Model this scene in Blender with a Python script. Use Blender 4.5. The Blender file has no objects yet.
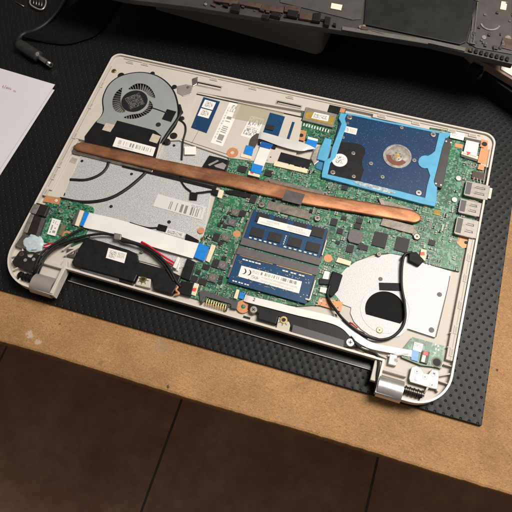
import bpy, bmesh, math, random
from mathutils import Vector, Matrix
random.seed(7)
S = 0.001                                   # everything below is written in millimetres
sc = bpy.context.scene
COL = sc.collection
# ------------------------------------------------------------------ camera (solved from the photo)
CAM = Vector((288.314, -97.184, 438.228)); F = 571.67
RM = Matrix(((0.951546, 0.302835, -0.053396), (0.256651, -0.877763, -0.404553), (-0.169382, 0.371246, -0.912954)))
def P(u, v, z):
    """place of a measured photo point on the laptop at height z (mm)"""
    d = RM.transposed() @ Vector(((u-256)/F, (v-256)/F, 1.0))
    k = (z-CAM.z)/d.z
    q = CAM + d*k
    return (q.x, q.y)
def PP(pts, z): return [P(u, v, z) for u, v in pts]
def rc(u1, v1, u2, v2, z):
    a, b = P(u1, v1, z), P(u2, v2, z)
    return min(a[0], b[0]), min(a[1], b[1]), max(a[0], b[0]), max(a[1], b[1])
# ------------------------------------------------------------------ materials
def s2l(c):
    return tuple(((x/255)/12.92 if x/255 <= .04045 else ((x/255+.055)/1.055)**2.4) for x in c)
class NT:
    def __init__(s, name):
        s.m = bpy.data.materials.new(name); s.m.use_nodes = True
        s.t = s.m.node_tree; s.b = s.t.nodes['Principled BSDF']
    def n(s, typ, ins=None, **kw):
        x = s.t.nodes.new(typ)
        for k, v in kw.items(): setattr(x, k, v)
        for k, v in (ins or {}).items():
            if isinstance(v, bpy.types.NodeSocket): s.t.links.new(v, x.inputs[k])
            else: x.inputs[k].default_value = v
        return x
    def math(s, op, a, b=0.0, c=0.0, clamp=False):
        x = s.n('ShaderNodeMath', {0: a, 1: b, 2: c}, operation=op); x.use_clamp = clamp
        return x.outputs[0]
    def mix(s, f, a, b):
        x = s.n('ShaderNodeMix', data_type='RGBA')
        for i, v in ((0, f), (6, a), (7, b)):
            if isinstance(v, bpy.types.NodeSocket): s.t.links.new(v, x.inputs[i])
            else: x.inputs[i].default_value = (v if i == 0 else (*v, 1) if len(v) == 3 else v)
        return x.outputs[2]
    def ramp(s, f, stops, const=False):
        x = s.n('ShaderNodeValToRGB', {0: f}); e = x.color_ramp
        if const: e.interpolation = 'CONSTANT'
        while len(e.elements) < len(stops): e.elements.new(.5)
        for el, (p, c) in zip(e.elements, stops):
            el.position = p; el.color = (*c, 1) if not isinstance(c, (int, float)) else (c, c, c, 1)
        return x.outputs[0]
    def obj(s): return s.n('ShaderNodeTexCoord').outputs['Object']
    def geo(s): return s.n('ShaderNodeNewGeometry').outputs['Position']
    def noise(s, sc_, det=2, rough=.5, vec=None, dist=0):
        return s.n('ShaderNodeTexNoise', {'Vector': vec if vec is not None else s.obj(), 'Scale': sc_, 'Detail': det, 'Roughness': rough, 'Distortion': dist}).outputs[0]
    def set(s, **kw):
        for k, v in kw.items():
            k = k.replace('_', ' ')
            i = s.b.inputs[k]
            if isinstance(v, bpy.types.NodeSocket): s.t.links.new(v, i)
            elif k in ('Base Color', 'Emission Color'): i.default_value = (*v[:3], 1)
            else: i.default_value = v
        return s
    def bump(s, h, strength=.3, dist=.0003):
        x = s.n('ShaderNodeBump', {'Height': h, 'Strength': strength, 'Distance': dist})
        s.t.links.new(x.outputs[0], s.b.inputs['Normal'])
MATS = {}
def simple(name, c, rough=.5, metal=0, var=.12, nscale=250, bump=0, spec=.5, coat=0):
    if name in MATS: return MATS[name]
    t = NT(name)
    nz = t.noise(nscale, 3, .6)
    lo = tuple(x*(1-var) for x in c); hi = tuple(min(1, x*(1+var)) for x in c)
    t.set(Base_Color=t.mix(t.ramp(nz, [(.3, 0.), (.7, 1.)]), lo, hi), Metallic=metal)
    t.set(Roughness=t.math('MULTIPLY_ADD', nz, .2, max(.03, rough-.1)))
    t.b.inputs['Specular IOR Level'].default_value = spec
    if coat: t.b.inputs['Coat Weight'].default_value = coat
    if bump: t.bump(t.noise(nscale*6, 2), bump, .0002)
    MATS[name] = t.m; return t.m
cream = simple('warm_white_plastic', (.60, .51, .435), .42, 0, .06, 60, .15)
def mk_cream():
    t = NT('magnesium_shell_plastic')
    a = t.noise(28, 4, .6); b = t.noise(1400, 2, .6); w = t.noise(120, 5, .7)
    base = t.mix(a, (.485, .44, .39), (.58, .53, .475))
    base = t.mix(t.ramp(w, [(.66, 0.), (.74, .5)]), base, (.36, .28, .22))
    t.set(Base_Color=base, Roughness=t.math('MULTIPLY_ADD', a, .2, .42))
    t.b.inputs['Specular IOR Level'].default_value = .4
    t.bump(b, .25, .0002)
    return t.m
cream = mk_cream()
white_edge = simple('pale_rim_plastic', (.61, .56, .515), .3, 0, .04, 50)
cream_shade = simple('shaded_shell_plastic', (.36, .315, .27), .5, 0, .1, 90, .1)  # darker copy of the cream: shade of recesses put into the colour
black = simple('black_plastic', (.009, .009, .010), .45, 0, .3, 200, .15, .25)
black_soft = simple('black_film', (.006, .006, .007), .6, 0, .3, 90, 0, .22)
black_gl = simple('glossy_black_plastic', (.008, .008, .009), .25, 0, .3, 90)
rubber = simple('black_cable_rubber', (.009, .009, .009), .5, 0, .3, 300, .3, .35)
dkgrey = simple('dark_grey_plastic', (.07, .065, .065), .5, 0, .15, 300, .2)
slotgrey = simple('socket_grey_plastic', (.10, .09, .09), .5, 0, .12, 300, .2)
chipm = simple('chip_epoxy', (.020, .018, .020), .5, 0, .25, 900, .2, .3)
choke = simple('inductor_grey', (.13, .115, .11), .6, 0, .3, 900, .4)
steel = simple('nickel_steel', (.55, .52, .48), .32, 1, .15, 200)
steel_dk = simple('tarnished_steel', (.36, .32, .28), .42, 1, .25, 160, .3)
tin = simple('tinned_steel', (.27, .245, .225), .5, .6, .2, 300, .2)
silver = simple('satin_silver', (.60, .585, .57), .32, .75, .04, 100)
silver_dull = simple('satin_grey_silver', (.44, .40, .37), .42, .6, .05, 100)
gold = simple('gold_contact', (.65, .42, .16), .35, 1, .15, 600)
blueT = simple('sky_blue_bracket', (.085, .355, .57), .42, 0, .08, 120)
blueTab = simple('blue_cable_stiffener', (.01, .20, .62), .35, 0, .1, 300)
ivory = simple('ivory_connector', (.72, .62, .45), .45, 0, .08, 500)
whiteP = simple('white_flex_cable', (.72, .71, .69), .38, 0, .04, 60)
whiteL = simple('white_label', (.78, .76, .73), .5, 0, .03, 200)
orange = simple('bare_copper_pad', (.56, .25, .115), .5, .25, .12, 600)
red = simple('red_wire', (.5, .012, .035), .35, 0, .2, 300)
redT = simple('red_mark', (.75, .06, .04), .45, 0, .1, 300)
brown = simple('brown_bracket', (.085, .052, .042), .5, .3, .3, 150)
gluem = simple('blue_white_glue', (.46, .56, .60), .35, 0, .12, 400, .6)
kapton = simple('yellow_kapton', (.35, .24, .05), .25, 0, .2, 200)
tapegr = simple('grey_tape', (.085, .078, .075), .4, 0, .2, 100)
hole = simple('screw_hole_black', (.006, .006, .006), .7, 0, .2, 200)
marble = simple('brass_insert', (.42, .33, .14), .35, 1, .2, 500)

def mk_pcb(name, seed, pale=.5):
    t = NT(name)
    v = t.n('ShaderNodeVectorMath', {0: t.geo(), 1: (seed, seed*.7, 0)}, operation='ADD').outputs[0]
    big = t.noise(55, 2, .5, v); mid = t.noise(260, 3, .6, v)
    vo = t.n('ShaderNodeTexVoronoi', {'Vector': v, 'Scale': 420.}, distance='CHEBYCHEV')
    vo2 = t.n('ShaderNodeTexVoronoi', {'Vector': v, 'Scale': 900.}, distance='MANHATTAN')
    base = t.mix(t.ramp(mid, [(.42, 0.), (.5, 1.)]), (.006, .055, .029), (.020, .112, .060))
    base = t.mix(t.ramp(big, [(.46, 0.), (.6, .7)]), base, (.016, .16, .065))
    # silkscreen and traces
    cellc = t.n('ShaderNodeSeparateColor', {0: vo.outputs['Color']}).outputs[0]
    f1 = t.math('GREATER_THAN', cellc, 1-pale*.75)
    edge = t.math('GREATER_THAN', vo.outputs['Distance'], .36)
    base = t.mix(t.math('MULTIPLY', t.math('MULTIPLY', f1, edge), .75), base, (.13, .31, .215))
    c2 = t.n('ShaderNodeSeparateColor', {0: vo2.outputs['Color']}).outputs[1]
    f2 = t.math('GREATER_THAN', c2, .86)
    f2 = t.math('MULTIPLY', f2, t.ramp(mid, [(.45, 1.), (.55, 0.)]))
    base = t.mix(t.math('MULTIPLY', f2, .6), base, (.30, .42, .33))
    t.set(Base_Color=base, Roughness=.38)
    t.bump(mid, .2, .0002)
    return t.m
pcb = mk_pcb('green_circuit_board', 0.0, .55)
pcb2 = mk_pcb('green_circuit_board_plain', 0.3, .25)
def mk_blue(name, c1, c2, speck, fr=900):
    t = NT(name)
    n1 = t.noise(90, 3, .5); vo = t.n('ShaderNodeTexVoronoi', {'Vector': t.obj(), 'Scale': float(fr)})
    base = t.mix(n1, c1, c2)
    cc = t.n('ShaderNodeSeparateColor', {0: vo.outputs['Color']}).outputs[0]
    f = t.math('MULTIPLY', t.math('GREATER_THAN', cc, 1-speck), t.math('LESS_THAN', vo.outputs['Distance'], .22))
    base = t.mix(t.math('MULTIPLY', f, .55), base, (.22, .33, .48))
    t.set(Base_Color=base, Roughness=.36); t.bump(n1, .1, .0002)
    return t.m
hddblue = mk_blue('blue_printed_drive_plate', (.001, .024, .080), (.002, .038, .115), .22, 850)
ramblue = mk_blue('blue_memory_board', (.002, .034, .100), (.004, .058, .150), .16, 1100)
navy = mk_blue('navy_board', (.005, .03, .09), (.01, .05, .13), .03, 900)
def mk_foil(name, lo, hi, metal, rough, scale=900):
    t = NT(name)
    a = t.noise(scale, 3, .75); b = t.noise(35, 3, .5)
    f = t.ramp(a, [(.36, 0.), (.64, 1.)])
    base = t.mix(f, lo, hi)
    t.set(Base_Color=base, Metallic=metal, Roughness=t.math('MULTIPLY_ADD', a, .3, rough-.15))
    t.bump(t.math('ADD', a, b), .45, .0004)
    return t.m
foil = mk_foil('mottled_aluminium_sheet', (.43, .435, .435), (.72, .725, .72), .4, .40, 1100)
foilw = mk_foil('white_speckled_sheet', (.47, .47, .475), (.62, .62, .625), .15, .5, 1100)
def mk_copper():
    t = NT('oxidised_copper')
    v = t.n('ShaderNodeMapping', {'Vector': t.obj(), 'Scale': (1, 2, 2)}).outputs[0]
    a = t.noise(45, 5, .6, v); b = t.noise(500, 3, .6, v)
    base = t.mix(t.ramp(a, [(.35, 0.), (.65, 1.)]), (.27, .115, .06), (.58, .27, .14))
    st = t.noise(300, 4, .7, t.n('ShaderNodeMapping', {'Vector': t.obj(), 'Scale': (.12, 1.5, 1), 'Rotation': (0, 0, -.02)}).outputs[0])
    base = t.mix(t.ramp(st, [(.55, 0.), (.75, .5)]), base, (.72, .42, .26))
    base = t.mix(t.ramp(t.noise(38, 3, .5), [(.58, 0.), (.68, .6)]), base, (.20, .085, .045))
    t.set(Base_Color=base, Metallic=.85, Roughness=t.math('MULTIPLY_ADD', b, .2, .36))
    t.bump(b, .12, .0003)
    return t.m
copper = mk_copper()
def mk_label(name, regs, bg=(.78, .76, .73), ink=(.03, .03, .035)):
    """white sticker: regs = (u0,v0,u1,v1,kind,freq) in the sticker's own UV"""
    t = NT(name)
    uv = t.n('ShaderNodeUVMap').outputs[0]
    sp = t.n('ShaderNodeSeparateXYZ', {0: uv}); U, V = sp.outputs[0], sp.outputs[1]
    tot = None
    for k, (u0, v0, u1, v1, kind, fr) in enumerate(regs):
        if kind in ('dots', 'text'): fr = fr*2.1
        if kind == 'bar': fr = fr*1.3
        m = t.math('MULTIPLY', t.math('MULTIPLY', t.math('GREATER_THAN', U, u0), t.math('LESS_THAN', U, u1)),
                   t.math('MULTIPLY', t.math('GREATER_THAN', V, v0), t.math('LESS_THAN', V, v1)))
        if kind == 'solid': g = 1.0
        elif kind == 'bar':
            w = t.n('ShaderNodeTexWhiteNoise', {'W': t.math('FLOOR', t.math('MULTIPLY_ADD', U, fr, k*7.3))}, noise_dimensions='1D')
            g = t.math('GREATER_THAN', w.outputs[0], .5)
        elif kind == 'barv':
            w = t.n('ShaderNodeTexWhiteNoise', {'W': t.math('FLOOR', t.math('MULTIPLY_ADD', V, fr, k*7.3))}, noise_dimensions='1D')
            g = t.math('GREATER_THAN', w.outputs[0], .5)
        else:                                # small print
            cx = t.math('FLOOR', t.math('MULTIPLY', U, fr)); cy = t.math('FLOOR', t.math('MULTIPLY', V, fr*.55))
            w = t.n('ShaderNodeTexWhiteNoise', {'Vector': t.n('ShaderNodeCombineXYZ', {0: cx, 1: cy, 2: k*3.1}).outputs[0]}, noise_dimensions='3D')
            g = t.math('GREATER_THAN', w.outputs[0], .52)
            if kind == 'text':
                rows = t.math('LESS_THAN', t.math('FRACT', t.math('MULTIPLY', V, fr*.55/3)), .66)
                g = t.math('MULTIPLY', g, rows)
        m = t.math('MULTIPLY', m, g)
        tot = m if tot is None else t.math('MAXIMUM', tot, m)
    t.set(Base_Color=t.mix(t.math('MULTIPLY', tot, .68) if tot is not None else 0.0, bg, ink), Roughness=.42)
    return t.m
# ------------------------------------------------------------------ mesh building
def catmull(pts, n=6):
    if len(pts) < 3: return [Vector(p) for p in pts]
    q = [Vector(p) for p in pts]; q = [q[0]*2-q[1]] + q + [q[-1]*2-q[-2]]
    out = []
    for i in range(1, len(q)-2):
        for j in range(n):
            t = j/n; a, b, c, d = q[i-1], q[i], q[i+1], q[i+2]
            out.append(.5*((2*b)+(c-a)*t+(2*a-5*b+4*c-d)*t*t+(3*b-a-3*c+d)*t**3))
    out.append(q[-2]); return out
class MB:
    def __init__(s): s.v = []; s.f = []; s.mi = []; s.sm = []; s.uv = {}
    def add(s, vs, fs, mi=0, smooth=False):
        o = len(s.v); s.v += [Vector(p) for p in vs]
        for f in fs: s.f.append([i+o for i in f]); s.mi.append(mi); s.sm.append(smooth)
        return s
    def box(s, x0, y0, x1, y1, z0, z1, mi=0, rot=0):
        cx, cy = (x0+x1)/2, (y0+y1)/2; c, n = math.cos(rot), math.sin(rot)
        vs = []
        for z in (z0, z1):
            for x, y in ((x0, y0), (x1, y0), (x1, y1), (x0, y1)):
                dx, dy = x-cx, y-cy; vs.append((cx+dx*c-dy*n, cy+dx*n+dy*c, z))
        return s.add(vs, [(3, 2, 1, 0), (4, 5, 6, 7), (0, 1, 5, 4), (1, 2, 6, 5), (2, 3, 7, 6), (3, 0, 4, 7)], mi)
    def prism(s, poly, z0, z1, mi=0):
        a = sum(poly[i][0]*poly[(i+1) % len(poly)][1]-poly[(i+1) % len(poly)][0]*poly[i][1] for i in range(len(poly)))
        if a < 0: poly = poly[::-1]
        n = len(poly)
        vs = [(x, y, z0) for x, y in poly]+[(x, y, z1) for x, y in poly]
        fs = [tuple(range(n-1, -1, -1)), tuple(range(n, 2*n))]+[(i, (i+1) % n, (i+1) % n+n, i+n) for i in range(n)]
        return s.add(vs, fs, mi)
    def cyl(s, x, y, r, z0, z1, n=24, mi=0, r2=None):
        r2 = r if r2 is None else r2
        vs = [(x+r*math.cos(2*math.pi*i/n), y+r*math.sin(2*math.pi*i/n), z0) for i in range(n)]
        vs += [(x+r2*math.cos(2*math.pi*i/n), y+r2*math.sin(2*math.pi*i/n), z1) for i in range(n)]
        s.add(vs, [tuple(range(n-1, -1, -1)), tuple(range(n, 2*n))], mi)
        o = len(s.v)-2*n
        for i in range(n): s.f.append([o+i, o+(i+1) % n, o+(i+1) % n+n, o+i+n]); s.mi.append(mi); s.sm.append(True)
        return s
    def ring(s, x, y, r0, r1, z0, z1, n=32, mi=0, a0=0, a1=2*math.pi):
        full = abs(a1-a0-2*math.pi) < 1e-6; m = n if full else n+1
        vs = []
        for i in range(m):
            a = a0+(a1-a0)*i/n; c, d = math.cos(a), math.sin(a)
            vs += [(x+r0*c, y+r0*d, z0), (x+r1*c, y+r1*d, z0), (x+r1*c, y+r1*d, z1), (x+r0*c, y+r0*d, z1)]
        fs = []
        for i in range(n):
            a, b = 4*i, 4*((i+1) % m)
            fs += [(a+3, a+2, b+2, b+3), (a+1, b+1, b+2, a+2), (a, a+3, b+3, b), (a+1, a, b, b+1)]
        if not full: fs += [(0, 1, 2, 3), (4*n+3, 4*n+2, 4*n+1, 4*n)]
        return s.add(vs, fs, mi)
    def xcyl(s, x0, x1, y, z, r, n=24, mi=0, r2=None):
        r2 = r2 or r
        vs = [(x0, y+r*math.cos(2*math.pi*i/n), z+r*math.sin(2*math.pi*i/n)) for i in range(n)]
        vs += [(x1, y+r2*math.cos(2*math.pi*i/n), z+r2*math.sin(2*math.pi*i/n)) for i in range(n)]
        s.add(vs, [tuple(range(n)), tuple(range(2*n-1, n-1, -1))], mi)
        return s.add(vs, [(i, i+n, (i+1) % n+n, (i+1) % n) for i in range(n)], mi, True)
    def tube(s, pts, r, n=10, mi=0, sub=6, ends=None, flat=1.0):
        p = catmull(pts, sub); rings = []
        for i, c in enumerate(p):
            t = (p[min(i+1, len(p)-1)]-p[max(i-1, 0)]).normalized()
            up = Vector((0, 0, 1)); sd = t.cross(up)
            if sd.length < .05: sd = Vector((1, 0, 0))
            sd.normalize(); u2 = sd.cross(t).normalized()
            rr = r if ends is None else r*ends(i/(len(p)-1))
            rings.append([c+sd*rr*math.cos(2*math.pi*k/n)+u2*rr*flat*math.sin(2*math.pi*k/n) for k in range(n)])
        vs = [v for q in rings for v in q]; m = len(rings)
        fs = [(i*n+k, i*n+(k+1) % n, (i+1)*n+(k+1) % n, (i+1)*n+k) for i in range(m-1) for k in range(n)]
        s.add(vs, fs, mi, True)
        o = len(s.v)-len(vs)
        s.f.append([o+k for k in range(n-1, -1, -1)]); s.mi.append(mi); s.sm.append(False)
        s.f.append([o+(m-1)*n+k for k in range(n)]); s.mi.append(mi); s.sm.append(False)
        return s
    def ribbon(s, A, B, th=.3, mi=0, sub=6):
        """flat cable between two edge lines of 3D points"""
        a, b = catmull(A, sub), catmull(B, sub); vs = []
        for p, q in zip(a, b): vs += [p, q, q-Vector((0, 0, th)), p-Vector((0, 0, th))]
        m = len(a); fs = []
        for i in range(m-1):
            o, w = 4*i, 4*i+4
            for k in range(4): fs.append((o+k, o+(k+1) % 4, w+(k+1) % 4, w+k))
        fs += [(0, 1, 2, 3), (4*m-1, 4*m-2, 4*m-3, 4*m-4)]
        return s.add(vs, fs, mi, False)
    def quad(s, c4, th, mi=0):
        """slab under four 3D corners TL,TR,BR,BL, with UVs on every face"""
        vs = [Vector(p) for p in c4]; vs += [v-Vector((0, 0, th)) for v in vs]
        o = len(s.f); s.add(vs, [(3, 2, 1, 0), (4, 5, 6, 7), (0, 1, 5, 4), (1, 2, 6, 5), (2, 3, 7, 6), (3, 0, 4, 7)], mi)
        c = [(0, 1), (1, 1), (1, 0), (0, 0)]*2; b = len(s.v)-8
        for i in range(o, o+6): s.uv[i] = [c[j-b] for j in s.f[i]]
        return s
WL = {}
def finish(o, c, parent):
    pw = WL.get(parent.name, Vector()) if parent else Vector()
    o.location = (c-pw)*S; o.parent = parent; WL[o.name] = c.copy()
def build(mb, name, mats, parent=None, bev=0, seg=2, label=None, kind=None):
    if not isinstance(mats, (list, tuple)): mats = [mats]
    lo = Vector([min(v[i] for v in mb.v) for i in range(3)]); hi = Vector([max(v[i] for v in mb.v) for i in range(3)])
    c = (lo+hi)/2; c.z = lo.z
    me = bpy.data.meshes.new(name)
    me.from_pydata([(v-c)*S for v in mb.v], [], mb.f)
    for m in mats: me.materials.append(m)
    for p, mi, sm in zip(me.polygons, mb.mi, mb.sm): p.material_index = mi; p.use_smooth = sm
    if mb.uv:
        ul = me.uv_layers.new(name='UVMap')
        for i, p in enumerate(me.polygons):
            if i in mb.uv:
                for l, uv in zip(p.loop_indices, mb.uv[i]): ul.data[l].uv = uv
    bm = bmesh.new(); bm.from_mesh(me); bmesh.ops.recalc_face_normals(bm, faces=bm.faces); bm.to_mesh(me); bm.free()
    o = bpy.data.objects.new(name, me); COL.objects.link(o); finish(o, c, parent)
    if bev:
        b = o.modifiers.new('edge', 'BEVEL'); b.width = bev*S; b.segments = seg; b.limit_method = 'ANGLE'; b.angle_limit = math.radians(40)
    if label: o['label'] = label
    if kind: o['kind'] = kind
    return o
def plate(name, outer, holes, z0, z1, mat, parent, bev=0, label=None):
    """flat plate with real holes"""
    cu = bpy.data.curves.new(name, 'CURVE'); cu.dimensions = '2D'; cu.fill_mode = 'BOTH'; cu.extrude = (z1-z0)/2*S
    xs = [p[0] for p in outer]; ys = [p[1] for p in outer]
    c = Vector(((min(xs)+max(xs))/2, (min(ys)+max(ys))/2, z0))
    for ring in [outer]+list(holes):
        sp = cu.splines.new('POLY'); sp.points.add(len(ring)-1); sp.use_cyclic_u = True
        for q, (x, y) in zip(sp.points, ring): q.co = ((x-c.x)*S, (y-c.y)*S, 0, 1)
    tmp = bpy.data.objects.new('tmp', cu); COL.objects.link(tmp)
    bpy.context.view_layer.update()
    me = bpy.data.meshes.new_from_object(tmp.evaluated_get(bpy.context.evaluated_depsgraph_get()))
    bpy.data.objects.remove(tmp); bpy.data.curves.remove(cu)
    me.name = name; me.materials.clear(); me.materials.append(mat)
    dz = (z1-z0)/2*S
    for v in me.vertices: v.co.z += dz
    bm = bmesh.new(); bm.from_mesh(me); bmesh.ops.remove_doubles(bm, verts=bm.verts, dist=1e-7)
    bmesh.ops.recalc_face_normals(bm, faces=bm.faces); bm.to_mesh(me); bm.free()
    for p in me.polygons: p.use_smooth = False
    o = bpy.data.objects.new(name, me); COL.objects.link(o); finish(o, c, parent)
    if bev:
        b = o.modifiers.new('edge', 'BEVEL'); b.width = bev*S; b.segments = 2; b.limit_method = 'ANGLE'; b.angle_limit = math.radians(50)
    if label: o['label'] = label
    return o
def empty(name, loc, parent=None, **props):
    o = bpy.data.objects.new(name, None); COL.objects.link(o); o.empty_display_size = .01
    finish(o, Vector(loc), parent)
    for k, v in props.items(): o[k] = v
    return o
def pr(name, pts, z0, z1, mat, parent, bev=0, **k): return build(MB().prism(PP(pts, z1), z0, z1), name, mat, parent, bev, **k)
def bx(name, r, z0, z1, mat, parent, bev=0, **k): return build(MB().box(*r, z0, z1), name, mat, parent, bev, **k)
def br(name, u1, v1, u2, v2, z0, z1, mat, parent, bev=0, **k): return bx(name, rc(u1, v1, u2, v2, z1), z0, z1, mat, parent, bev, **k)
def label(name, c4, z, mat, parent, th=.12, **k):
    q = [(*P(u, v, z), z) for u, v in c4]
    return build(MB().quad(q, th), name, mat, parent, **k)
def smooth2(pts, n=6, closed=True):
    q = [Vector((*p, 0)) for p in pts]
    if closed: q = q[-2:]+q+q[:2]
    r = catmull(q, n)
    if closed: r = r[2*n:-(2*n)-1] if len(pts) > 2 else r
    return [(v.x, v.y) for v in r]
def circ(x, y, r, n=40, a0=0, a1=2*math.pi): return [(x+r*math.cos(a0+(a1-a0)*i/n), y+r*math.sin(a0+(a1-a0)*i/n)) for i in range(n)]
def screw(u, v, z, r, parent, mat=None, name='screw', deep=1.0):
    x, y = P(u, v, z); m = MB()
    m.cyl(x, y, r, z-deep, z-.15*r, 24); m.cyl(x, y, r, z-.15*r, z, 24, r2=r*.82)
    a = random.random()*1.5
    m.box(x-r*.42, y-r*.1, x+r*.42, y+r*.1, z-.02, z+.03, 1, a); m.box(x-r*.1, y-r*.42, x+r*.1, y+r*.42, z-.01, z+.04, 1, a)
    return build(m, name, [mat or steel, hole], parent)
def hole_dot(u, v, z, r, parent, name='screw_hole', mat=None):
    x, y = P(u, v, z); return build(MB().cyl(x, y, r, z-.3, z+.05, 20), name, mat or hole, parent)
def p3(u, v, z): return (*P(u, v, z), z)
def inside(x, y, poly):
    c = False
    for i in range(len(poly)):
        (x1, y1), (x2, y2) = poly[i], poly[i-1]
        if (y1 > y) != (y2 > y) and x < (x2-x1)*(y-y1)/(y2-y1)+x1: c = not c
    return c

# ================================================================== floor, table, mat
ROT = math.radians(1.05)
def rotp(x, y): return (x*math.cos(ROT)-y*math.sin(ROT), x*math.sin(ROT)+y*math.cos(ROT))
def mk_floor():
    t = NT('terracotta_floor_tiles')
    g = t.geo(); sp = t.n('ShaderNodeSeparateXYZ', {0: g})
    fx = t.math('FRACT', t.math('ADD', t.math('DIVIDE', t.math('SUBTRACT', sp.outputs[0], .0165), .411), 50.0))
    fy = t.math('FRACT', t.math('ADD', t.math('DIVIDE', t.math('SUBTRACT', sp.outputs[1], .085), .411), 50.0))
    def line(f): return t.math('GREATER_THAN', t.math('ABSOLUTE', t.math('SUBTRACT', f, .5)), .4938)
    ln = t.math('MAXIMUM', line(fx), line(fy))
    a = t.ramp(t.noise(6, 6, .7, g), [(.3, 0.), (.7, 1.)]); b = t.noise(45, 4, .6, g)
    base = t.mix(a, (.27, .115, .070), (.46, .27, .195)); base = t.mix(t.ramp(b, [(.4, 0.), (.75, .5)]), base, (.19, .09, .06))
    t.set(Base_Color=t.mix(ln, base, (.075, .048, .036)), Roughness=t.math('MULTIPLY_ADD', b, .35, .2))
    t.bump(t.math('SUBTRACT', b, t.math('MULTIPLY', ln, 2)), .3, .002)
    return t.m
fl = build(MB().box(-3500, -3000, 3500, 3000, -780, -760), 'floor', mk_floor()); fl['kind'] = 'structure'
def mk_board():
    t = NT('raw_particle_board')
    g = t.geo()
    a = t.ramp(t.noise(22, 6, .72, g), [(.33, 0.), (.66, 1.)]); b = t.noise(900, 3, .7, g)
    v = t.n('ShaderNodeMapping', {'Vector': g, 'Scale': (1, 2.2, 1), 'Rotation': (0, 0, .4)}).outputs[0]
    c = t.noise(620, 4, .7, v); d = t.n('ShaderNodeTexVoronoi', {'Vector': v, 'Scale': 800.})
    dc = t.n('ShaderNodeSeparateColor', {0: d.outputs['Color']}).outputs[0]
    base = t.mix(a, (.285, .142, .055), (.46, .255, .103))
    e = t.noise(1500, 3, .7, v)
    base = t.mix(t.ramp(c, [(.36, .55), (.50, 0.)]), base, (.20, .118, .055))
    base = t.mix(t.ramp(c, [(.54, 0.), (.70, .5)]), base, (.60, .40, .21))
    base = t.mix(t.ramp(e, [(.36, .7), (.48, 0.)]), base, (.17, .09, .04))
    base = t.mix(t.ramp(e, [(.58, 0.), (.70, .38)]), base, (.66, .46, .26))
    base = t.mix(t.math('MULTIPLY', t.math('GREATER_THAN', dc,   .988), .45), base, (.07, .035, .018))
    # old stains and paler scratches
    st = t.noise(9, 3, .5, t.n('ShaderNodeVectorMath', {0: g, 1: (.31, .13, 0)}, operation='ADD').outputs[0])
    base = t.mix(t.ramp(st, [(.60, 0.), (.74, .35)]), base, (.20, .15, .11))
    sc2 = t.noise(70, 5, .8, t.n('ShaderNodeMapping', {'Vector': g, 'Scale': (3, .5, 1), 'Rotation': (0, 0, -.5)}).outputs[0])
    base = t.mix(t.ramp(sc2, [(.64, 0.), (.75, .4)]), base, (.60, .46, .33))
    # a few larger blots: grey, white paint, dark drops
    for (u, vv, r, colr, k) in ((161, 345, 9, (.24, .20, .16), .35), (30, 335, 4, (.62, .60, .56), .4), (38, 342, 3, (.62, .60, .56), .4), (168, 386, 2.0, (.04, .03, .02), .9), (101, 362, 3, (.15, .09, .05), .4), (60, 324, 1.2, (.10, .05, .03), .8), (70, 330, 1.0, (.10, .05, .03), .8), (116, 327, 1.0, (.10, .05, .03), .7),
                                (497, 370, 1.2, (.05, .03, .02), .9)):
        x, y = P(u, vv, -17)
        dd = t.n('ShaderNodeVectorMath', {0: g, 1: (x*S, y*S, -.017)}, operation='DISTANCE').outputs['Value']
        dd = t.math('ADD', dd, t.math('MULTIPLY', t.math('SUBTRACT', t.noise(260, 4, .7, g), .5), r*S*3.5))
        base = t.mix(t.math('MULTIPLY', t.ramp(t.math('DIVIDE', dd, r*S), [(.5, 1.), (1., 0.)]), k), base, colr)
    t.set(Base_Color=base, Roughness=.68); t.b.inputs['Specular IOR Level'].default_value = .3
    t.bump(t.math('ADD', b, c), .5, .0005)
    return t.m
boardm = mk_board()
edgem = simple('particle_board_edge', (.20, .115, .06), .8, 0, .45, 700, .8)
tb = empty('work_table', (200, 300, -35)); tb['label'] = 'raw tan particle board table top under the black mat'; tb['category'] = 'table'
ty = -47.6
corners = [rotp(-900, ty), rotp(1000, ty), rotp(1000, 900), rotp(-900, 900)]
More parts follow.
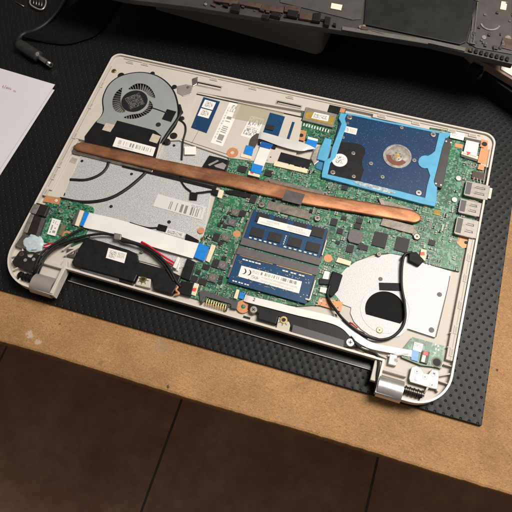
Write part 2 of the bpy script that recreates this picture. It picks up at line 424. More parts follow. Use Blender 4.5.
# front edge slightly worn: wavy outline
edge = [(-900+i*4.0, ty+random.gauss(0, .12)+.5*math.sin(i*.11)) for i in range(476)]
outl = [rotp(x, y) for x, y in edge]+[rotp(1000, 900), rotp(-900, 900)]
build(MB().prism(outl, -35, -17), 'table_top', boardm, tb, 2.2)
for x, y in ((-850, 0), (900, 0), (900, 850), (-850, 850)):
    build(MB().box(x-30, y+10, x+30, y+70, -760, -35), 'leg', edgem, tb)
def mk_mat():
    t = NT('dimpled_black_rubber')
    g = t.n('ShaderNodeMapping', {'Vector': t.geo(), 'Rotation': (0, 0, -ROT)}).outputs[0]
    sp = t.n('ShaderNodeSeparateXYZ', {0: g}); px, py = .0064, .0050
    def lat(ox, oy):
        a = t.math('SUBTRACT', t.math('FRACT', t.math('ADD', t.math('DIVIDE', sp.outputs[0], px), 100+ox)), .5)
        b = t.math('SUBTRACT', t.math('FRACT', t.math('ADD', t.math('DIVIDE', sp.outputs[1], py*2), 100+oy)), .5)
        a = t.math('MULTIPLY', a, 1.0); b = t.math('MULTIPLY', b, 2*py/px)
        return t.math('SQRT', t.math('ADD', t.math('MULTIPLY', a, a), t.math('MULTIPLY', b, b)))
    d = t.math('MINIMUM', lat(0, 0), lat(.5, .5))
    pit = t.n('ShaderNodeMapRange', {0: d, 1: .18, 2: .04, 3: 0., 4: 1.}, interpolation_type='SMOOTHSTEP').outputs[0]
    wav = t.math('MULTIPLY', t.math('SINE', t.math('MULTIPLY', sp.outputs[0], 2*math.pi/px)), t.math('SINE', t.math('MULTIPLY', sp.outputs[1], math.pi/py)))
    h = t.math('SUBTRACT', t.math('MULTIPLY', wav, .15), t.math('MULTIPLY', pit, .75))
    n = t.noise(12, 3, .5, g); f = t.noise(1200, 2, .6, g)
    base = t.mix(n, (.005, .005, .0055), (.009, .009, .010))
    base = t.mix(t.ramp(f, [(.7, 0.), (.8, .3)]), base, (.06, .055, .05))
    t.set(Base_Color=base, Roughness=t.math('MULTIPLY_ADD', f, .1, .42))
    t.b.inputs['Specular IOR Level'].default_value = .22
    t.bump(t.math('ADD', h, t.math('MULTIPLY', f, .10)), 1.0, .0006)
    return t.m
matm = mk_mat()
mx0, mx1 = -420, 409.5
mo = [rotp(mx0, -6), rotp(mx1, -6), rotp(mx1, 620), rotp(mx0, 620)]
mat_o = build(MB().prism(mo, -16.9, -14), 'rubber_mat', matm, None, .4)
mat_o['label'] = 'black dimpled rubber mat spread under the open laptop'; mat_o['category'] = 'mat'

# ================================================================== the laptop
LAP = empty('laptop', (190, 128, -13.8)); LAP['label'] = 'opened cream laptop base lying upside down with its circuit boards, fan and drive exposed'; LAP['category'] = 'laptop'
def rounded(x0, y0, x1, y1, rbl, rbr, rtr, rtl, n=12):
    o = []
    for cx, cy, r, a in ((x0+rbl, y0+rbl, rbl, math.pi), (x1-rbr, y0+rbr, rbr, 1.5*math.pi), (x1-rtr, y1-rtr, rtr, 0), (x0+rtl, y1-rtl, rtl, .5*math.pi)):
        for i in range(n+1):
            t = a+math.pi/2*i/n; o.append((cx+r*math.cos(t), cy+r*math.sin(t)))
    return o
def shell_outline(d, yb):
    """outline inset by d; front opening between the hinge pods goes back to yb"""
    o = rounded(d, d, 380-d, 256.3-d, 30-d, 28-d, 11-d, 9-d)
    n = 13
    return o[:n]+[(55.5-d, d-.6), (55.5-d, yb+d), (327-.0+d, yb+d), (327+d, d-.4)]+o[n:]
FZ = -5.2
shell = plate('base_shell', shell_outline(.5, 25), [], -7.6, FZ, cream, LAP)
plate('underside', rounded(7, 26, 373, 250, 14, 14, 8, 8), [], -13.7, -7.65, cream, shell, 1.0)
rim = plate('rim', shell_outline(0, 24.5), [shell_outline(1.7, 24.5)[::-1]], -8.4, 0, white_edge, LAP, .5)
# the ledge inside the rim on left, top and right
def band(name, pts, z0, z1, mat=cream, bev=.4): return build(MB().prism(pts, z0, z1), name, mat, shell, bev)
band('ledge', [(1.9, 92), (8.2, 92), (8.2, 150), (1.9, 150)], FZ+.02, -2.2)
ledge_tl = rounded(1.9, 150.2, 378.1, 254.4, .5, .5, 9.2, 7.2, 8)
plate('ledge', [(1.9, 150.2), (80, 150.2), P(159, 141, -2), P(180, 140, -2), P(197, 92, -2), (226, 238.5), (226, 251), (268, 251), (268, 247.5), (371, 247.5), (371, 221), (378.1, 221)]+ledge_tl[18:], [circ(*P(134.5, 101.2, -1.2), 26, 48)[::-1]], FZ+.02, -2.0, cream, shell, .4)
band('ledge', [(372.8, 40), (378.1, 40), (378.1, 150), (372.8, 150)], FZ+.02, -1.6)
# inner lip line just inside the wall
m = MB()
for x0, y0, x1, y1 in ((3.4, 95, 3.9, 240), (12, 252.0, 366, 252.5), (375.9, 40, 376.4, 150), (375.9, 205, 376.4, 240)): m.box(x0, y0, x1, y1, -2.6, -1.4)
build(m, 'inner_lip', cream_shade, shell)
# snap catches round the rim
def catch(x, y, hor=True):
    m = MB(); w, h = (7.5, 2.8) if hor else (2.8, 7.0)
    m.box(x-w/2, y-h/2, x+w/2, y+h/2, -2.4, -1.1)
    if hor: m.box(x-w/2+1, y-h/2+.8, x+w/2-1, y+h/2-.5, -1.2, -1.04, 1)
    else: m.box(x-h*0-w/2+.8, y-h/2+1, x+w/2-.5, y+h/2-1, -1.2, -1.04, 1)
    build(m, 'catch', [cream, cream_shade], shell, .25)
for u, v in ((146, 62), (130, 62), (214, 79), (253, 88), (290, 97), (382, 116), (416, 123), (452, 131), (473, 135)): x, y = P(u, v, -1.1); catch(x, min(y, 250.6), True)
for u, v in ((101, 84), (89, 105), (74, 135), (57, 163), (50, 175), (42, 191)): x, y = P(u, v, -1.1); catch(max(x, 4.2), y, False)
for u, v in ((472, 258), (466, 278), (461, 305), (458, 330), (452, 352)): x, y = P(u, v, -1.1); catch(min(x, 376), y, False)
# black trough with its glossy lip in the battery opening
tr = build(MB().box(56, 18.6, 326.8, 24.0, -13.6, -12.4), 'hinge_trough', black_gl, LAP, .2)
build(MB().box(56, 23.9, 326.8, 24.9, -13.3, FZ-.1), 'trough_wall', black, tr)
build(MB().box(55.8, 17.9, 326.9, 18.55, -13.6, -12.1), 'trough_lip', simple('painted_glint_lip', (.35, .34, .33), .3, .2, .1, 300), tr, .15)  # pale lip colour stands in for the reflection along this edge
# battery-side strip of the shell
sb = band('front_wall', [(56.2, 25.6), (326, 25.6), (326, 27.4), (56.2, 27.4)], FZ+.02, -3.2, cream)
# cast frame round the touchpad: three raised plates with grooves between
fr = empty('touchpad_frame', (190, 200, FZ), LAP)
tf = pr('frame_plate', [(185, 92), (195, 91), (303, 117), (294, 166), (230, 158), (178, 140), (181, 125)], FZ+.03, -2.6, cream, fr, .3)
m = MB()
def groove(u1, v1, u2, v2, w, z=-2.58, mi=0):
    a, b = Vector(P(u1, v1, z)), Vector(P(u2, v2, z)); d = (b-a).normalized(); n_ = Vector((-d.y, d.x))*w/2
    m.prism([tuple(a+n_), tuple(b+n_), tuple(b-n_), tuple(a-n_)], z-.3, z+.06, mi)
groove(194, 93.5, 303, 117.5, 1.5); groove(193, 97.5, 183, 124, 2.2); groove(189, 97, 193, 98, 1.2)
groove(181, 139, 232, 156, .5); groove(303, 117, 301, 121, .8)
groove(213.5, 103.5, 191.5, 143.5, .25)
build(m, 'groove', hole, fr)
m = MB(); groove(293.5, 122, 288, 139, 2.6); build(m, 'groove', navy, fr, label='dark blue slot beside the touchpad board')
for u1, v1, u2, v2 in ((197, 80.5, 220.5, 91), (276.5, 99.5, 301, 109.5)):
    x0, y0, x1, y1 = rc(u1, v1, u2, v2, -1.6)
    mm = MB()
    for a in ((x0, y0, x1, y0+1.1), (x0, y1-1.1, x1, y1), (x0, y0+1.1, x0+1.1, y1-1.1), (x1-1.1, y0+1.1, x1, y1-1.1)): mm.box(*a, -2.1, -1.85)
    build(mm, 'slot_recess', cream_shade, fr); mm = MB()
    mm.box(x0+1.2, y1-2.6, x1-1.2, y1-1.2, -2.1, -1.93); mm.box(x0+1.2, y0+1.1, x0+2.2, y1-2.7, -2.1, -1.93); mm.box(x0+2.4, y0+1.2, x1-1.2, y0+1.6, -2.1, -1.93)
    build(mm, 'slot_painted_shade', black, fr)  # solid black strips painted as the shade inside the slot
# stickers on the frame
ts = empty('touchpad_board', (*P(206, 115, -3), -3.4), LAP)
label('board', [(203.5, 97), (220, 101.5), (206.5, 133), (191, 127.5)], -2.2, navy, ts, .5)
qr = mk_label('square_code_sticker', [(.18, .2, .82, .85, 'dots', 12)])
label('sticker', [(205, 99.5), (216, 102.5), (212.5, 110), (201.5, 107)], -2.05, qr, ts); label('sticker', [(201, 108), (212, 111), (208.5, 118.5), (197.5, 115.5)], -2.05, qr, ts)
bl = mk_label('tall_barcode_sticker', [(.35, .06, .8, .5, 'barv', 46), (.35, .54, .75, .72, 'barv', 46), (.35, .78, .8, .95, 'dots', 14), (.12, .1, .25, .9, 'text', 40)])
label('barcode_sticker', [(229.5, 102), (241, 104.5), (222.5, 146.5), (210.5, 142.5)], -2.45, bl, fr)
label('approval_sticker', [(251, 115.5), (264, 119), (256, 140), (240.5, 135.5)], -2.45, mk_label('approval_print', [(.1, .55, .5, .92, 'dots', 10), (.55, .6, .95, .92, 'dots', 13), (.08, .1, .95, .42, 'dots', 16), (.1, .45, .9, .52, 'text', 40)]), fr)
tp = NT('clear_yellowed_tape'); tp.set(Base_Color=(.55, .50, .36), Roughness=.25, Alpha=.35)
label('clear_tape', [(238, 103), (284, 113), (276, 127), (232, 118)], -2.3, tp.m, fr, .05)
tb2 = empty('touchpad_board', (*P(275, 124, -3), -3.4), LAP, label='blue touchpad controller board with one square chip')
label('board', [(270, 112.5), (285, 116.5), (278, 137), (263, 132.5)], -2.15, ramblue, tb2, .5)
br('chip', 266.5, 124, 273, 130.5, -2.15, -1.2, chipm, tb2, .15)

# ------------------------------------------------ aluminium shields
sh = pr('shielding_sheet', [(81, 153), (168, 132), (180, 138), (236, 157), (236, 162), (212, 188), (203, 240), (206, 262), (180, 268), (96, 240), (62, 222), (64, 197)], FZ+.02, -4.4, foil, LAP, .15, label='mottled grey aluminium sheet under the copper pipe')
for pts, r in ((([109, 160], [107, 167], [102, 173], [94, 177.5], [84, 180], [70, 179.5]), 1.5), (([149, 169], [140, 178], [128, 188], [114, 196.5], [99, 201], [80, 202], [60, 198.5]), 1.7)):
    build(MB().tube([p3(u, v, -4.2) for u, v in pts], r, 8, flat=.6), 'gasket', rubber, sh)
for u, v, r in ((82, 161, 1.4), (111, 206.5, 1.6), (131.5, 174, 1.4), (63.5, 194, 1.6), (169, 222, 1.7), (174, 145.5, 1.4)): hole_dot(u, v, -4.35, r, sh)
label('barcode_sticker', [(158, 194), (206, 207), (202, 220), (153, 206)], -4.1, mk_label('sheet_barcode', [(.30, .1, .95, .72, 'bar', 44), (.72, .75, .95, .9, 'dots', 20)], (.62, .61, .59)), sh)
label('small_sticker', [(167, 228), (185, 233), (183, 238), (165, 233)], -4.1, mk_label('small_print', [(.1, .15, .9, .8, 'dots', 12)], (.66, .65, .63)), sh)
label('blank_sticker', [(184.5, 146.5), (196, 146.5), (196, 154.5), (184.5, 154.5)], -2.2, whiteL, sh)
# cream strip beside the sheet
pr('side_strip', [(69, 155), (80, 157), (62, 198), (44, 196), (50, 176)], FZ+.03, -3.9, cream, LAP, .3)
pr('well', [(72, 157), (77.5, 159), (75, 164), (69, 162)], -3.9, -3.85, cream_shade, shell)
# ------------------------------------------------ round white plate over the second fan opening (right)
cx, cy = 318.5, 66.0
def plate_right():
    out = []
    a0, a1 = math.radians(122), math.radians(182)
    for i in range(17):
        a = a0+(a1-a0)*i/16; out.append((cx+49*math.cos(a)+1.5, cy+46.5*math.sin(a)+.0))
    out += [(cx-44.8, cy-3)]
    out += [(294, 61), (294.5, 56), (299, 50), (306, 45.5), (313, 43.0), (321, 42.5), (329, 44.5), (336, 49), (341, 56)]
    out += [P(408.5, 329, -4.5), P(434.5, 337.5, -4.5), P(447, 289, -4.5), P(451, 271.5, -4.5), P(430, 265, -4.5), P(408, 256.5, -4.5), P(391, 253.5, -4.5)]
    return out
hx, hy = P(385, 310, -4.5)
ho = [(hx+15.9*math.cos(a), hy+15.9*math.sin(a)) for a in [math.radians(-30+i*(240/40)) for i in range(41)]]
pl = plate('fan_plate', plate_right(), [ho[::-1]], FZ+.02, -4.2, foilw, LAP, .15, label='bright white speckled metal plate with a round opening')
build(MB().cyl(hx, hy+1, 18, FZ+.01, FZ+.12, 48), 'opening', simple('opening_black', (.004, .004, .004), .7, 0, .3, 100, 0, .15), pl)
build(MB().ring(hx, hy, 19.2, 19.6, -4.25, -3.95, 60), 'pressed_ring', foilw, pl)
build(MB().tube([p3(436, 337, -4.0), p3(441.5, 315, -4.0), p3(447.5, 289, -4.0), p3(450, 276, -4)], .2, 6), 'seam', hole, pl)
build(MB().tube([p3(407, 329, -4.1), p3(435, 338, -4.1)], .3, 6), 'seam', hole, pl)
for u, v, r in ((380.5, 279, 1.8), (439.5, 294.5, 2.0), (431.5, 330, 2.2)): hole_dot(u, v, -4.15, r, pl, mat=choke)
screw(379.5, 330, -3.6, 2.6, pl, marble)
pr('black_tape', [(379, 282.5), (402, 283), (402, 291), (379.5, 290)], -4.2, -3.6, black_soft, pl, .2)
# ------------------------------------------------ cooling fan
FAN = empty('cooling_fan', (43, 205, FZ), LAP, label='grey blower fan with three crescent openings and printed hub')
zc = -1.2
fan_out = [(97, 123), (101.5, 117), (104.2, 111), (103.5, 101), (105.5, 93), (110.5, 84.5), (119, 78), (131, 74.3), (144, 73.6), (157, 77), (167, 84), (173.5, 93), (176.8, 104), (177.5, 114), (175, 124), (168, 134), (160, 143), (150, 140.5), (117, 131), (105, 128)]
base = [P(u, v, zc-1) for u, v in fan_out]
bc = Vector((sum(p[0] for p in base)/len(base), sum(p[1] for p in base)/len(base)))
hxf, hyf = P(134.5, 101.2, zc)
plate('fan_housing', smooth2([tuple(bc+(Vector(p)-bc)*1.045) for p in base], 3), [circ(hxf, hyf, 26.5, 48)[::-1]], FZ+.03, -1.95, black, FAN)
def cres(pts): return smooth2(PP(pts, zc), 4)
cr = [cres([(122.3, 87.5), (116, 92), (112.6, 99), (112.6, 106), (115.5, 111), (120, 112.6), (125.2, 111.6), (121.8, 106), (120.4, 100), (121.4, 93.5)]),
      cres([(128, 89.4), (132, 85.6), (138, 83.3), (146, 84.6), (152, 90), (155.2, 97.8), (149.0, 95.8), (146, 92.6), (141, 89.9), (134.5, 89.3)]),
      cres([(149.4, 100.4), (152.3, 104), (152.6, 108), (149, 112.6), (143, 116), (136, 118.4), (129, 118.8), (123.6, 117.2), (132, 114.4), (140, 113.2), (145.5, 109.5), (148.6, 105)])]
inner_gap = circ(hxf, hyf, 13.4, 48)
cov = plate('fan_cover', smooth2(base, 4), cr, -1.9, zc, simple('grey_painted_steel', (.33, .355, .35), .42, .25, .05, 50, .08), FAN, .25)
imp = MB(); imp.cyl(hxf, hyf, 12.6, -4.6, -1.7, 40)
imp.cyl(hxf, hyf, 26, -4.9, -4.7, 48, 0)
for i in range(46):
    a = 2*math.pi*i/46; c, s_ = math.cos(a), math.sin(a); c2, s2 = math.cos(a+.22), math.sin(a+.22)
    n1 = Vector((-s_, c, 0))*.24
    p, q = Vector((hxf+11.5*c, hyf+11.5*s_, 0)), Vector((hxf+24.5*c2, hyf+24.5*s2, 0))
    vs = []
    for z in (-4.65, -2.1):
        for w in (p-n1, p+n1, q+n1, q-n1): vs.append((w.x, w.y, z))
    imp.add(vs, [(3, 2, 1, 0), (4, 5, 6, 7), (0, 1, 5, 4), (1, 2, 6, 5), (2, 3, 7, 6), (3, 0, 4, 7)], 1)
build(imp, 'impeller', [black, simple('blade_grey', (.30, .28, .24), .35, .2, .2, 300)], FAN)
hubm = mk_label('hub_print', [(.22, .2, .8, .8, 'text', 42)], (.010, .010, .011), (.30, .30, .31))
r_ = 12.9; hb = MB(); n = 40; hb.cyl(hxf, hyf, 13.3, -2.2, zc+.05, n); hb.cyl(hxf, hyf, r_, zc+.06, zc+.35, n, 1)
for i, f in enumerate(hb.f):
    if hb.mi[i] == 1:
        ca, sa = math.cos(.75), math.sin(.75)
        hb.uv[i] = [(.5+((hb.v[j].x-hxf)*ca+(hb.v[j].y-hyf)*sa)/(2*r_), .5+(-(hb.v[j].x-hxf)*sa+(hb.v[j].y-hyf)*ca)/(2*r_)) for j in f]
build(hb, 'hub', [cov.data.materials[0], hubm], FAN)
m = MB(); m.tube([p3(151, 107.5, -1.0), p3(158, 109.7, -1.0), p3(167, 113, -1.0)], .55, 6); build(m, 'wire', rubber, FAN)
pr('black_tape', [(167, 109), (176.3, 111.5), (171, 121.8), (161.8, 119)], -1.1, -.8, black_soft, FAN)
hole_dot(158.3, 124.6, -1.1, 2.5, FAN)
for u, v, r in ((121, 75.2, 3.5), (152.4, 73.2, 2.4), (174.2, 86.6, 2.6), (173.5, 135.5, 3.6), (167, 141, 3.0)):
    x, y = P(u, v, -1.3); build(MB().cyl(x, y, r, FZ+.05, -1.35, 20), 'rubber_foot', rubber, FAN, .4)
build(MB().tube([p3(179, 105, -2), p3(180.5, 112, -1), p3(177, 120, -1.2), p3(170, 130, -1.2), p3(164, 139, -1.5), p3(160, 145, -2.5)], 1.7, 8, flat=.6), 'gasket', rubber, FAN)
for u, v, w in ((180.5, 112, 2.5), (182, 118, 2.2)): x, y = P(u, v, -1); build(MB().cyl(x, y, w, -3, -.8, 14), 'wire_clip', rubber, FAN, .4)
# heat sink film under the fan
HS = pr('heatsink_cover', [(95.3, 121.8), (104.5, 124.5), (113, 128), (117, 120.3), (155, 130.2), (161.5, 135.5), (155.5, 158.5), (90, 143.5), (84.5, 142), (84.6, 136)], -3.4, -.95, black_soft, LAP, .4, label='matt black film over the cooling fins')
for q in ([(106, 122.8), (114.8, 124.9), (110.3, 132), (102, 129.8)], [(152.7, 133.5), (160.8, 136.2), (157, 143.5), (149, 141)]): label('cream_tape', q, -.8, simple('cream_tape', (.50, .43, .34), .5), HS)
label('barcode_label', [(116.2, 137), (155.8, 147.5), (152.8, 156.3), (112.5, 146.2)], -.8, mk_label('fan_barcode', [(.33, .35, .92, .78, 'bar', 60), (.1, .35, .3, .8, 'bar', 60), (.1, .1, .5, .26, 'text', 60)]), HS)
pr('black_clip', [(160, 140), (163, 141), (155.5, 159.5), (152, 158.5)], -4, -1.4, cream, LAP, .3)

# ------------------------------------------------ heat pipe
top = [(8.5, 141.5), (11.5, 145.3), (18, 147.4), (50, 148.2), (88, 149.2), (130, 151.3), (160, 152.9), (200, 153.4), (234, 153.6), (262, 155.4), (296, 158.2), (318, 160), (327, 158.8), (332.3, 153.8)]
bot = [(8.5, 140.2), (12, 137.6), (18, 137.2), (50, 137.2), (88, 137.4), (130, 138.0), (160, 138.6), (200, 139.2), (234, 140.2), (262, 142.6), (296, 145.7), (318, 147.3), (327, 148.2), (332.3, 152.6)]
T = catmull([(x, y, 0) for x, y in top], 6); B = catmull([(x, y, 0) for x, y in bot], 6)
hp = MB(); n = 16; rings = []
for a, b in zip(T, B):
    c = (a+b)/2; w = (a-b)/2; hh = min(1.5, w.length*.5)
    ring = []
    for k in range(n):
        t = 2*math.pi*k/n; e = .45
        cs, sn = math.cos(t), math.sin(t)
        ring.append(c+w*(abs(cs)**e*(1 if cs >= 0 else -1))+Vector((0, 0, -1.1+hh*(abs(sn)**.6*(1 if sn >= 0 else -1)))))
    rings.append(ring)
vs = [v for r in rings for v in r]; m_ = len(rings)
hp.add(vs, [(i*n+k, i*n+(k+1) % n, (i+1)*n+(k+1) % n, (i+1)*n+k) for i in range(m_-1) for k in range(n)], 0, True)
hp.add(rings[0], [tuple(range(n))]); hp.add(rings[-1], [tuple(range(n))])
HP = build(hp, 'heat_pipe', copper, LAP, label='flattened brown copper heat pipe running across the boards')
label('grey_tape', [(286, 189.5), (305, 194.2), (301, 204.8), (282, 200)], .55, tapegr, HP, .12)
hb = empty('heatsink_bracket', (250, 145, -3), LAP); brk = simple('browned_bracket_steel', (.20, .175, .15), .45, .55, .25, 250, .4)
build(MB().prism([(8, 134.6), (90, 134.8), (90, 137.6), (8, 139.5), (5.5, 142), (5.5, 137)], -3.9, -2.2), 'rail_and_pipe_shade', steel_dk, hb, .3)  # steel rail below the left half of the pipe
build(MB().prism([(60, 133.4), (152, 134.2), (152, 137.2), (60, 136.6)], -4.2, -3.2), 'rail_and_pipe_shade', black, hb, .2)  # black strip painted as the pipe's shadow along its lower side
def bar(name, pts, z0, z1, mat, par, bev=.3): return pr(name, pts, z0, z1, mat, par, bev)
bar('steel_arm', [(271, 178.5), (326, 192), (324, 198.5), (270, 185)], -2.8, -1.4, brk, hb)
bar('steel_arm', [(272, 182.6), (322, 195.0), (322, 196.2), (272, 183.8)], -1.4, -1.1, gold, hb, .1)
bar('steel_plate', [(269, 200.5), (312.5, 211.5), (309, 220), (265.5, 208.5)], -2.9, -2.0, brk, hb)
bar('steel_plate', [(381, 199), (413, 208.5), (412, 213), (379, 206)], -2.9, -1.8, brk, hb)
bar('steel_plate', [(383, 217.5), (414, 225.5), (413.5, 234), (405, 232), (380, 225)], -2.9, -1.8, brk, hb)
bar('steel_arm', [(412, 226), (417, 231), (419.5, 237), (415, 239.5), (411.5, 233)], -2.9, -1.9, brk, hb)
bar('clip', [(378, 197.5), (384, 200), (385.5, 206), (381, 205)], -2.9, -.6, tin, hb)
for u, v in ((325, 194), (317.5, 218), (261.5, 204.5), (417, 236.5), (268.5, 181.5)):
    screw(u, v, -1.2, 3.0, hb, steel_dk)
for u, v in ((311, 211), (274, 199)): x, y = P(u, v, -.9); build(MB().box(x-1.3, y-1.6, x+1.3, y+1.6, -2.8, -.9), 'rubber_stop', black, hb, .2)

# ------------------------------------------------ main board
MBZ = -3.4
board_px = [(228, 147), (233, 148.5), (240, 154), (262, 157), (275, 155), (300, 160), (322, 165), (326, 177), (360, 182), (434, 204), (442, 160), (450, 130), (462, 139), (487, 146), (489.5, 152), (483, 182), (472, 230), (464.5, 249), (459.5, 271.5),
            (444, 268), (424, 262.5), (408, 256.5), (391, 253), (374, 254), (358, 260), (346, 268), (337, 279), (333, 292), (342, 303), (340, 309), (316, 305), (300, 306), (262, 301), (252, 304), (246, 312), (238, 309), (200, 300), (186, 296), (176, 292), (180, 280), (183, 268), (197, 262), (206, 262), (212, 248), (199, 243), (204, 235), (211, 214), (217, 192), (222, 186), (226, 168), (229, 160), (224, 152)]
BP = PP(board_px, MBZ)
MAIN = build(MB().prism(BP, -4.5, MBZ), 'main_board', pcb, LAP, 0, label='large green main circuit board')
occ = []                                     # taken rectangles
def take(r, pad=.6): occ.append((r[0]-pad, r[1]-pad, r[2]+pad, r[3]+pad))
def chip(u1, v1, u2, v2, h=1.0, mat=None, name='chip', bev=.15, par=None, pad=.6):
    z = MBZ+h; r = rc(u1, v1, u2, v2, z); take(r, pad)
    return bx(name, r, MBZ+.02, z, mat or chipm, par or MAIN, bev)
def ic(u, v, w, h_, ht=1.0, legs=True, mat=None, name='chip'):
    x, y = P(u, v, MBZ+ht); r = (x-w/2, y-h_/2, x+w/2, y+h_/2); take(r)
    m = MB(); m.box(*r, MBZ+.05, MBZ+ht)
    if legs:
        k = int(h_/1.3)
        for i in range(k):
            yy = r[1]+(i+.5)*h_/k
            m.box(r[0]-.7, yy-.2, r[0]-.01, yy+.2, MBZ+.02, MBZ+.35, 1); m.box(r[2]+.01, yy-.2, r[2]+.7, yy+.2, MBZ+.02, MBZ+.35, 1)
    m.cyl(r[0]+.9, r[3]-.9, .3, MBZ+ht, MBZ+ht+.03, 10, 2)
    return build(m, name, [mat or chipm, tin, choke], MAIN, .0)
# big packages
ic(380, 239.5, 11.5, 13.5, 1.0); ic(402, 244.5, 11, 13, 1.0)
ic(359.5, 220.5, 5.5, 5, 1.0); ic(357.5, 226, 5.5, 5, 1.0); ic(334, 222, 5.5, 6.5, 1); ic(350, 248.5, 6, 7, 1); ic(363, 247, 8.5, 5, 1); ic(340, 231, 5, 5, 1)
ic(338, 242.5, 3.5, 3, .8, False); ic(344, 218, 4.5, 3.5, .8, False); ic(432, 242.5, 5.5, 5, .9); ic(437, 212.5, 5.5, 5, .7, True, kapton); ic(345, 187.5, 5.2, 5, 1)
ic(242.2, 169, 8, 6.5, 1); ic(268.5, 173, 7, 6, 1); ic(242.5, 213.5, 5.5, 6.5, 1); ic(253, 199, 5.5, 8, 1); ic(216, 237, 5.5, 7.5, 1); ic(216, 263.5, 6.5, 7.5, 1)
ic(193.5, 278.5, 6.5, 5.5, 1); ic(202.5, 281.5, 7, 5.5, 1); ic(225, 226, 4, 4, .8, False); ic(229, 213, 3, 3, .8, False); ic(225, 217, 3, 3, .8, False); ic(222, 222, 3, 3, .8, False); ic(219, 225, 3, 3, .8, False); ic(224, 258, 3.6, 3.6, .8, False); ic(220.5, 243, 4, 4, .8, False)
ic(221, 277.5, 3.6, 3.6, .8, False); ic(220, 282.5, 3.6, 3.6, .8, False); ic(198, 272, 4, 4, .8, False); ic(206, 267, 6, 5, .8, False)
# inductors (round-cornered grey blocks with a rough coil top)
def ind(u, v, w, rnd=False):
    z = MBZ+2.2; x, y = P(u, v, z); take((x-w/2, y-w/2, x+w/2, y+w/2)); m = MB()
    m.box(x-w/2, y-w/2, x+w/2, y+w/2, MBZ+.05, MBZ+1.6); m.cyl(x, y, w*.45, MBZ+1.6, z, 20); m.ring(x, y, w*.16, w*.26, z, z+.08, 16, 1)
    build(m, 'inductor', [choke, steel_dk], MAIN, .3)
for u, v, w in ((235, 212, 6.8), (231.5, 222, 6.5), (225.5, 237, 7), (222.5, 265, 7.2), (212.5, 277.5, 7.2)): ind(u, v, w)
z = MBZ+2.3; x, y = P(355.5, 236.5, z); build(MB().prism([(x-6.2, y-3.5), (x-4, y-6.2), (x+4, y-6.2), (x+6.2, y-3.5), (x+6.2, y+3.5), (x+4, y+6.2), (x-4, y+6.2), (x-6.2, y+3.5)], MBZ+.02, z), 'inductor', choke, MAIN, .5); take((x-6, y-6, x+6, y+6))
for u, v, r in ((267.5, 180.5, 3.6),): x, y = P(u, v, MBZ+2); build(MB().cyl(x, y, r, MBZ, MBZ+2, 20), 'coil', steel_dk, MAIN, .5); take((x-4, y-4, x+4, y+4))
# copper pads and rings
for u, v, r in ((236.8, 233.8, 3.4), (328.2, 258.2, 3.6), (201, 230.5, 3.0), (426, 206, 1.8)):
    x, y = P(u, v, MBZ+.1); build(MB().cyl(x, y, r, MBZ, MBZ+.12, 24), 'copper_pad', orange, MAIN); take((x-r, y-r, x+r, y+r))
for u, v, r in ((232.5, 152.5, 5.4), (243.2, 306.5, 5.6)):
    zz = -2.3 if u < 240 else MBZ+.2
    x, y = P(u, v, zz); build(MB().ring(x, y, 1.9, r, MBZ-.9, zz, 28).cyl(x, y, 1.95, MBZ-.8, zz-.4, 20, 1), 'screw_tab', [orange, hole if u > 240 else steel], MAIN, .0); take((x-r, y-r, x+r, y+r))
pr('copper_pad', [(319.5, 297.5), (336, 300), (343, 302.5), (341, 311.5), (317, 304.5)], MBZ, MBZ+.15, orange, MAIN); hole_dot(320.8, 300.5, MBZ+.2, 1.3, MAIN, mat=steel_dk)
pr('copper_pad', [(458.5, 235.5), (463, 236.5), (472, 241), (471, 247.5), (462, 248), (457, 243)], MBZ, MBZ+.15, orange, MAIN); hole_dot(466, 242.5, MBZ+.2, 1.5, MAIN)
pr('copper_pad', [(481, 147.5), (490, 150), (486.5, 164.5), (477.5, 162.5)], -2.1, -1.8, orange, MAIN)
pr('copper_pad', [(481.5, 139), (488, 141), (487.5, 149), (480, 146.5)], -2.15, -1.85, orange, MAIN); hole_dot(484.5, 144, -1.75, 2.4, MAIN)
pr('copper_pad', [(479, 164), (484.5, 165.5), (483.5, 170.5), (477.5, 169)], -2.1, -1.8, orange, MAIN)
pr('copper_pad', [(455, 143), (463, 144.5), (462.5, 148.5), (455, 147)], MBZ, MBZ+.15, orange, MAIN)
for u, v in ((470.5, 196.3), (466.5, 214.5)): br('copper_pad', u-2.5, v-2.5, u+2.5, v+2, MBZ, MBZ+.6, orange, MAIN)
for u1, v1, u2, v2 in ((479, 137, 492, 150), (455, 133, 480, 160)): pass
screw(202.5 , 238.5, MBZ+.6, 1.6, MAIN, marble); x, y = P(205, 238.5, MBZ)
screw(379, 254, MBZ+1.4, 2.0, MAIN, tin)
# connectors
def conn(pts, z1=MBZ+1.6, mat=ivory, name='connector', bev=.3, **k):
    q = PP(pts, z1); take((min(p[0] for p in q), min(p[1] for p in q), max(p[0] for p in q), max(p[1] for p in q)))
    return pr(name, pts, MBZ+.02, z1, mat, MAIN, bev, **k)
conn([(211.5, 244), (215.8, 245.5), (209.2, 262.5), (205.5, 260.5)]); conn([(219, 189), (224, 190.5), (221.5, 198.5), (217, 197)])
conn([(338, 257), (351.5, 261.3), (350, 265.8), (335.8, 261.8)]); conn([(274.5, 161), (308, 169), (306.8, 173.3), (273.3, 165.5)], name='ribbon_socket')
pr('socket_latch', [(281, 152), (311.5, 160), (308.5, 168.4), (277.5, 160.8)], MBZ, MBZ+1.2, black, MAIN, .2)
conn([(241, 153), (251.5, 156), (250.8, 159.3), (240.2, 156.6)]); conn([(248.6, 170.5), (260.2, 173.6), (259.4, 177.5), (247.8, 174.5)])
pr('socket_latch', [(247.8, 174.7), (259.4, 177.7), (258.8, 179.2), (247.2, 176.2)], MBZ, MBZ+1.2, black, MAIN, .1)
